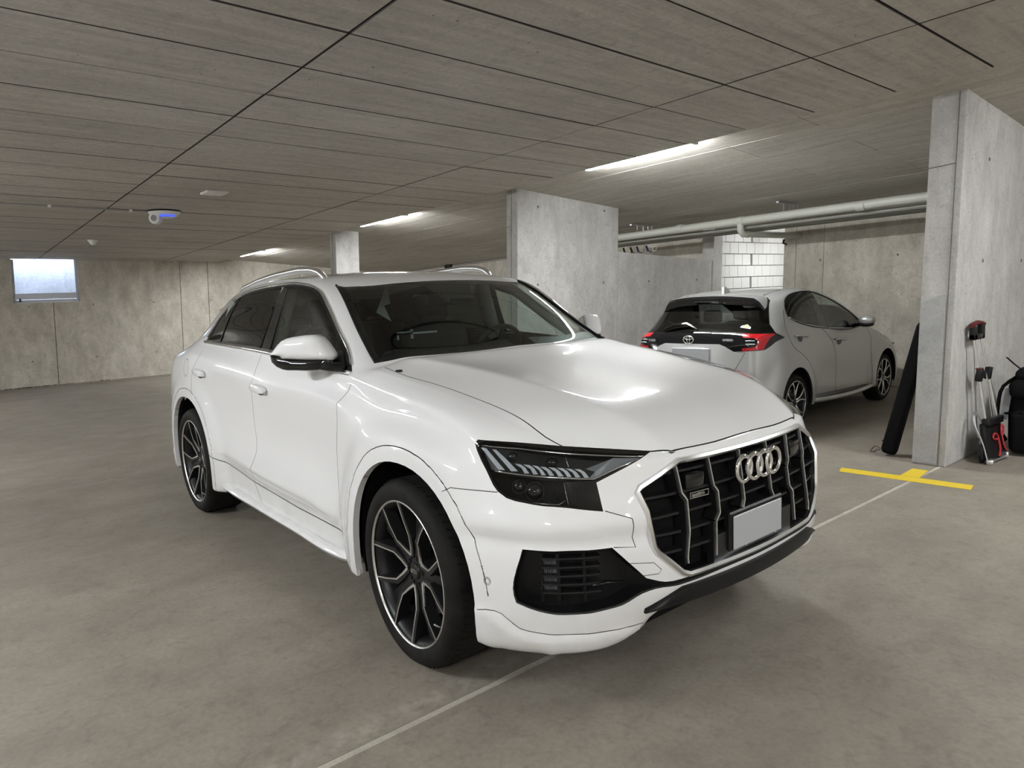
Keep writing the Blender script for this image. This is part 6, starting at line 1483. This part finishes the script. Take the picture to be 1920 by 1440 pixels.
    gap([(-.49,.907),(-.61,.893),(-.535,.74),(-.40,.60),(.01,.58)], BACK, .003, filt=lambda c: c.x < -.3)
    car = thing('hatchback', 'silver hatchback with black rear window and red tail lamps, parked behind the white car', 'car')
    P_ = M['silver_paint']
    def part(name, tags, m, span=False, thick=0, ang=None, label=None):
        nb = split_faces(s.bm, [f for f in s.bm.faces if f[T] in tags]); res = []
        for b in ((bm_mirror(nb, True),) if span else (nb, bm_mirror(nb))):
            if thick: bm_thicken(b, thick)
            o = obj_bm(name, b, m, car, True, ang); res.append(o)
            if label: o['label'] = label
            if thick: o.data.materials.append(M['gap_dark'])
        return res
    fdo = part('front_door', (FD,), P_, False, .012, 45); rdo = part('rear_door', (RD,), P_, False, .012, 45)
    part('side_window', (G_F,), M['windscreen_glass'], label='clear front side window'); part('side_window', (G_R,), M['privacy_glass'], label='dark rear side window'); part('pillar_trim', (PIL,), M['gloss_black'])
    part('rear_window', (RW,), M['hatch_glass'], True); part('tailgate_trim', (BAND,), M['gloss_black'], True, label='gloss black band between the tail lamps')
    lamps = part('tail_lamp', (LAMP,), M['gloss_black'], label='tail lamp with a red C-shaped light')
    for o, l in zip(part('red_light', (50,), M['red_lamp']), lamps): o.parent = l
    part('tailgate', (HATCH,), P_, True, .012, 45); part('bumper', (BUMP,), P_, True, .012, 45)
    # windscreen at the far end
    s.cut([(1.16,.01),(1.20,-.55),(1.30,-.60),(1.74,-.66),(1.70,-.40),(1.68,.01)], TOP, 90, facing=.05, filt=lambda c: c.z > 1.1)
    part('windscreen', (90,), M['windscreen_glass'], True)
    part('body', tuple(range(12)), P_, True, .012, 45)
    g = bmesh.new()
    for nb in gaps:
        for b in (nb, bm_mirror(nb)):
            vm = {v: g.verts.new(v.co) for v in b.verts}
            for f in b.faces: g.faces.new([vm[v] for v in f.verts])
    obj_bm('panel_gap', g, M['gap_dark'], car)
    def both(name, fn, m, smooth=True, ang=None, parent=car):
        b = bmesh.new(); fn(b); bmesh.ops.recalc_face_normals(b, faces=b.faces); b.normal_update(); mb = bm_mirror(b)
        ps = parent if isinstance(parent, (list, tuple)) else (parent, parent)
        return [obj_bm(name, b, m, ps[0], smooth, ang), obj_bm(name, mb, m, ps[1], smooth, ang)]
    def pts(l, pr, off=.003): return [p for p in (hit(q, pr, off)[0] for q in l) if p is not None]
    def refl(b):
        for z in (.980, 1.012): bm_tube(b, pts([(.0,z),(.082,z)], TL, .004), .006, 5)
    both('reverse_light', refl, M['lamp_white'], True, parent=lamps)
    def wt(b): bm_tube(b, pts([(-.03,1.225),(.06,1.185),(.276,1.130),(.844,1.055),(1.60,1.008),(1.79,1.02)], SIDE), .006, 5)
    both('window_trim', wt, M['satin_chrome'])
    def sl(b): bm_tube(b, pts(glass[:-1:1], SIDE, .001)+pts(glass[:1], SIDE, .001), .008, 5)
    both('window_seal', sl, M['satin_black'])
    for x, z, par in ((.11,1.010,rdo),(1.13,.902,fdo)):
        def hd(b, x=x, z=z):
            bm_tube(b, pts(smooth_poly([(x-.14,z+.012),(x-.10,z+.012),(x+.06,z),(x+.12,z-.008)], .05), SIDE, .022), [.010,.014]+[.014]*8+[.008] if False else .012, 8, squash=(1,1.1))
        both('door_handle', hd, M['satin_chrome'], True, parent=par)
        def rc(b, x=x, z=z): b.faces.new([b.verts.new(p) for p in pts(ell(x-.02,z-.02,.06,.035,0,360,14)[:-1], SIDE, .002)])
        both('handle_shade', rc, M['shade_grey'], False, parent=par)  # grey oval laid on the door as the shade behind the handle
    # mirror
    def mi(b):
        r = bmesh.ops.create_uvsphere(b, u_segments=14, v_segments=8, radius=1.); bmesh.ops.scale(b, vec=(.065,.10,.062), verts=r['verts']); bmesh.ops.translate(b, vec=(1.64,-.955,1.10), verts=r['verts'])
    mm = both('mirror', mi, P_)
    def mb_(b):
        r = bmesh.ops.create_uvsphere(b, u_segments=14, v_segments=8, radius=1.); bmesh.ops.scale(b, vec=(.06,.095,.035), verts=r['verts']); bmesh.ops.translate(b, vec=(1.64,-.945,1.055), verts=r['verts'])
        bm_tube(b, [(1.64,-.90,1.05),(1.68,-.80,1.04)], .022, 6)
    both('mirror_foot', mb_, M['satin_black'], parent=mm)
    # spoiler: black visor with a silver top
    b = bmesh.new(); tb = bmesh.new(); rows = []; tr = []
    for i in range(25):
        y = -.625+1.25*i/24; a = abs(y)/.625; dz = -.055*a**2.2; dzz = -.10*max(0, (a-.86)/.14)**1.3; xr = -.335+.10*a**2.5
        q = [(-.05+.02*a,1.480+dz*.9+dzz*.5),(xr,1.472+dz+dzz),(xr-.012,1.452+dz+dzz),(xr+.015,1.385+dz+dzz*1.1),(-.18+.05*a,1.385+dz+dzz),(-.06+.02*a,1.42+dz+dzz*.6)]
        rows.append([b.verts.new((x,y,z)) for x, z in q]); tr.append([tb.verts.new((x,y,z+.004)) for x, z in (q[0], ((q[0][0]+q[1][0])/2, (q[0][1]+q[1][1])/2+.012), q[1])])
    for A, B in zip(rows, rows[1:]):
        for k in range(6): b.faces.new((A[k], A[(k+1) % 6], B[(k+1) % 6], B[k]))
    b.faces.new(rows[0]); b.faces.new(rows[-1][::-1]); bmesh.ops.recalc_face_normals(b, faces=b.faces)
    for A, B in zip(tr, tr[1:]):
        for k in range(2): tb.faces.new((A[k], A[k+1], B[k+1], B[k]))
    sp = obj_bm('roof_spoiler', b, M['gloss_black'], car, True, 40); o = obj_bm('spoiler_top', tb, P_, sp, True)
    b = bmesh.new(); bm_box(b, (-.345,0,1.418), (.012,.30,.012)); obj_bm('brake_light', b, M['lamp_dark'], sp)
    # antenna fin, roof gutter lines, wiper, emblem, lettering, plate, sticker
    b = bmesh.new(); bm_prism(b, [(-.09,-.01),(.13,-.01),(.04,.022),(-.045,.078),(-.085,.074)], (.10,.02,1.495), (1,0,0), (0,0,1), .03)
    obj_bm('antenna_fin', b, P_, car)
    def rg(b): bm_tube(b, pts([(-.02,-.50),(.30,-.52),(.8,-.56),(1.15,-.575)], TOP, .0015), .005, 4)
    both('roof_gutter', rg, M['satin_black'])
    b = bmesh.new(); bm_tube(b, [(-.575,-.03,1.125),(-.545,.12,1.185),(-.56,.28,1.172),(-.585,.40,1.125)], [.010,.016,.018,.010], 6); obj_bm('rear_wiper', b, M['gloss_black'], car, True, 50)
    b = bmesh.new(); c = Vector((-.664,.03,1.022)); u = Vector((0,-1,0)); v = Vector((0,0,1))
    def el(cx, cz, rx, rz, rad): bm_tube(b, [c+u*(cx+rx*math.cos(t*math.pi/12))+v*(cz+rz*math.sin(t*math.pi/12)) for t in range(24)], rad, 6, closed=True)
    el(0,0,.062,.043,.006); el(0,.019,.048,.017,.0045); el(0,.0,.018,.040,.0045)
    obj_bm('emblem', b, M['chrome'], car, True)
    text_mesh('lettering', 'HYBRID', .032, M['satin_chrome'], car, (-.655,-.375,1.012), (.12,-1,0), (0,0,1), .002, 'LEFT', 0, .0006)
    text_mesh('lettering', 'YARIS', .040, M['satin_chrome'], car, (-.640,.57,.995), (-.1,-1,0), (0,0,1), .002, 'LEFT', 0, .0006)
    b = bmesh.new(); bm_box(b, (-.692,-.01,.868), (.012,.46,.13)); bmesh.ops.bevel(b, geom=b.edges[:], offset=.004, segments=1, affect='EDGES', profile=.5); o = obj_bm('number_plate', b, M['plate_white'], car); o['label'] = 'plain pale number plate'
    # small round yellow and white sticker on the glass
    p, n = hit((-.545,1.152), BACK, .003); n = n.normalized(); ux = Vector((0,-1,0)); ux = (ux-n*ux.dot(n)).normalized(); uy = n.cross(ux); uy = uy if uy.z > 0 else -uy
    b = bmesh.new(); b.faces.new([b.verts.new(p+ux*x+uy*y) for x, y in ((-.055,-.03),(.055,-.03),(.05,0),(.025,.012),(0,.035),(-.03,.012),(-.05,0))]); st = obj_bm('sticker', b, M['white_print'], car)
    b = bmesh.new(); b.faces.new([b.verts.new(p+n*.001+ux*x+uy*y) for x, y in ((-.035,-.012),(.035,-.012),(.02,.006),(0,.026),(-.022,.006))]); obj_bm('sticker_print', b, M['yellow_print'], st)
    # cladding: side skirt, wheel wells, dark lower rear
    def sk(b): bm_tube(b, smooth_poly([(.36,-.845,.285),(.6,-.862,.27),(2.0,-.862,.25),(2.18,-.84,.255)], .2), .03, 8, squash=(.9,1), up=(0,0,1))
    both('side_skirt', sk, P_, True, 50)
    def well(cx):
        def f(b):
            l = ell(cx,.335,.356,.362,-12,192,20); A = [b.verts.new((x,-.872,z)) for x, z in l]; B = [b.verts.new((x,-.5,z)) for x, z in l]
            for i in range(len(A)-1): b.faces.new((A[i], A[i+1], B[i+1], B[i]))
            b.faces.new(B)
        return f
    both('wheel_well', well(-.01), M['matt_black'], False); both('wheel_well', well(2.53), M['matt_black'], False)
    b = bmesh.new(); bm_box(b, (1.25,0,.27), (1.75,1.55,.08)); bm_box(b, (-.3,0,.30), (.5,1.0,.06)); bm_box(b, (2.6,0,.28), (.8,1.0,.06)); obj_bm('underbody', b, M['matt_black'], car)
    # cabin: two rear headrests and seats, floor
    b = bmesh.new(); bm_box(b, (1.1,0,.5), (2.2,1.5,.05)); bm_box(b, (1.75,0,.82), (.3,1.5,.30)); obj_bm('cabin_floor', b, M['interior_black'], car)
    for x, ys, wd in ((.42,(0,),1.25),(1.12,(-.36,.36),.48)):
        for y in ys:
            e = bpy.data.objects.new('rear_bench' if wd > 1 else 'seat', None); COL.objects.link(e); e.parent = car
            b = bmesh.new(); bm_box(b, (x,y,.82), (.14,wd,.62), Matrix.Rotation(-.2,3,'Y') if False else None); bmesh.ops.bevel(b, geom=b.edges[:], offset=.05, segments=2, affect='EDGES', profile=.5); obj_bm('backrest', b, M['interior_black'], e, True, 60)
            for yy in ((-.36,.36) if wd > 1 else (y,)):
                b = bmesh.new(); bm_box(b, (x-.03,yy,1.22), (.09,.24,.15)); bmesh.ops.bevel(b, geom=b.edges[:], offset=.04, segments=2, affect='EDGES', profile=.5); obj_bm('headrest', b, M['interior_black'], e, True, 60)
    for cx in (0, 2.54):
        for sd in (-1, 1): make_hb_wheel(car, cx, sd, 90 if cx == 0 else 54)
    sc_, px, py, yw = HB_POSE
    car.location = (px, py, 0); car.rotation_euler = (0, 0, math.pi/2+yw); car.scale = (sc_,)*3
    ref.bm.free(); s.bm.free()
    return car
build_hatchback()
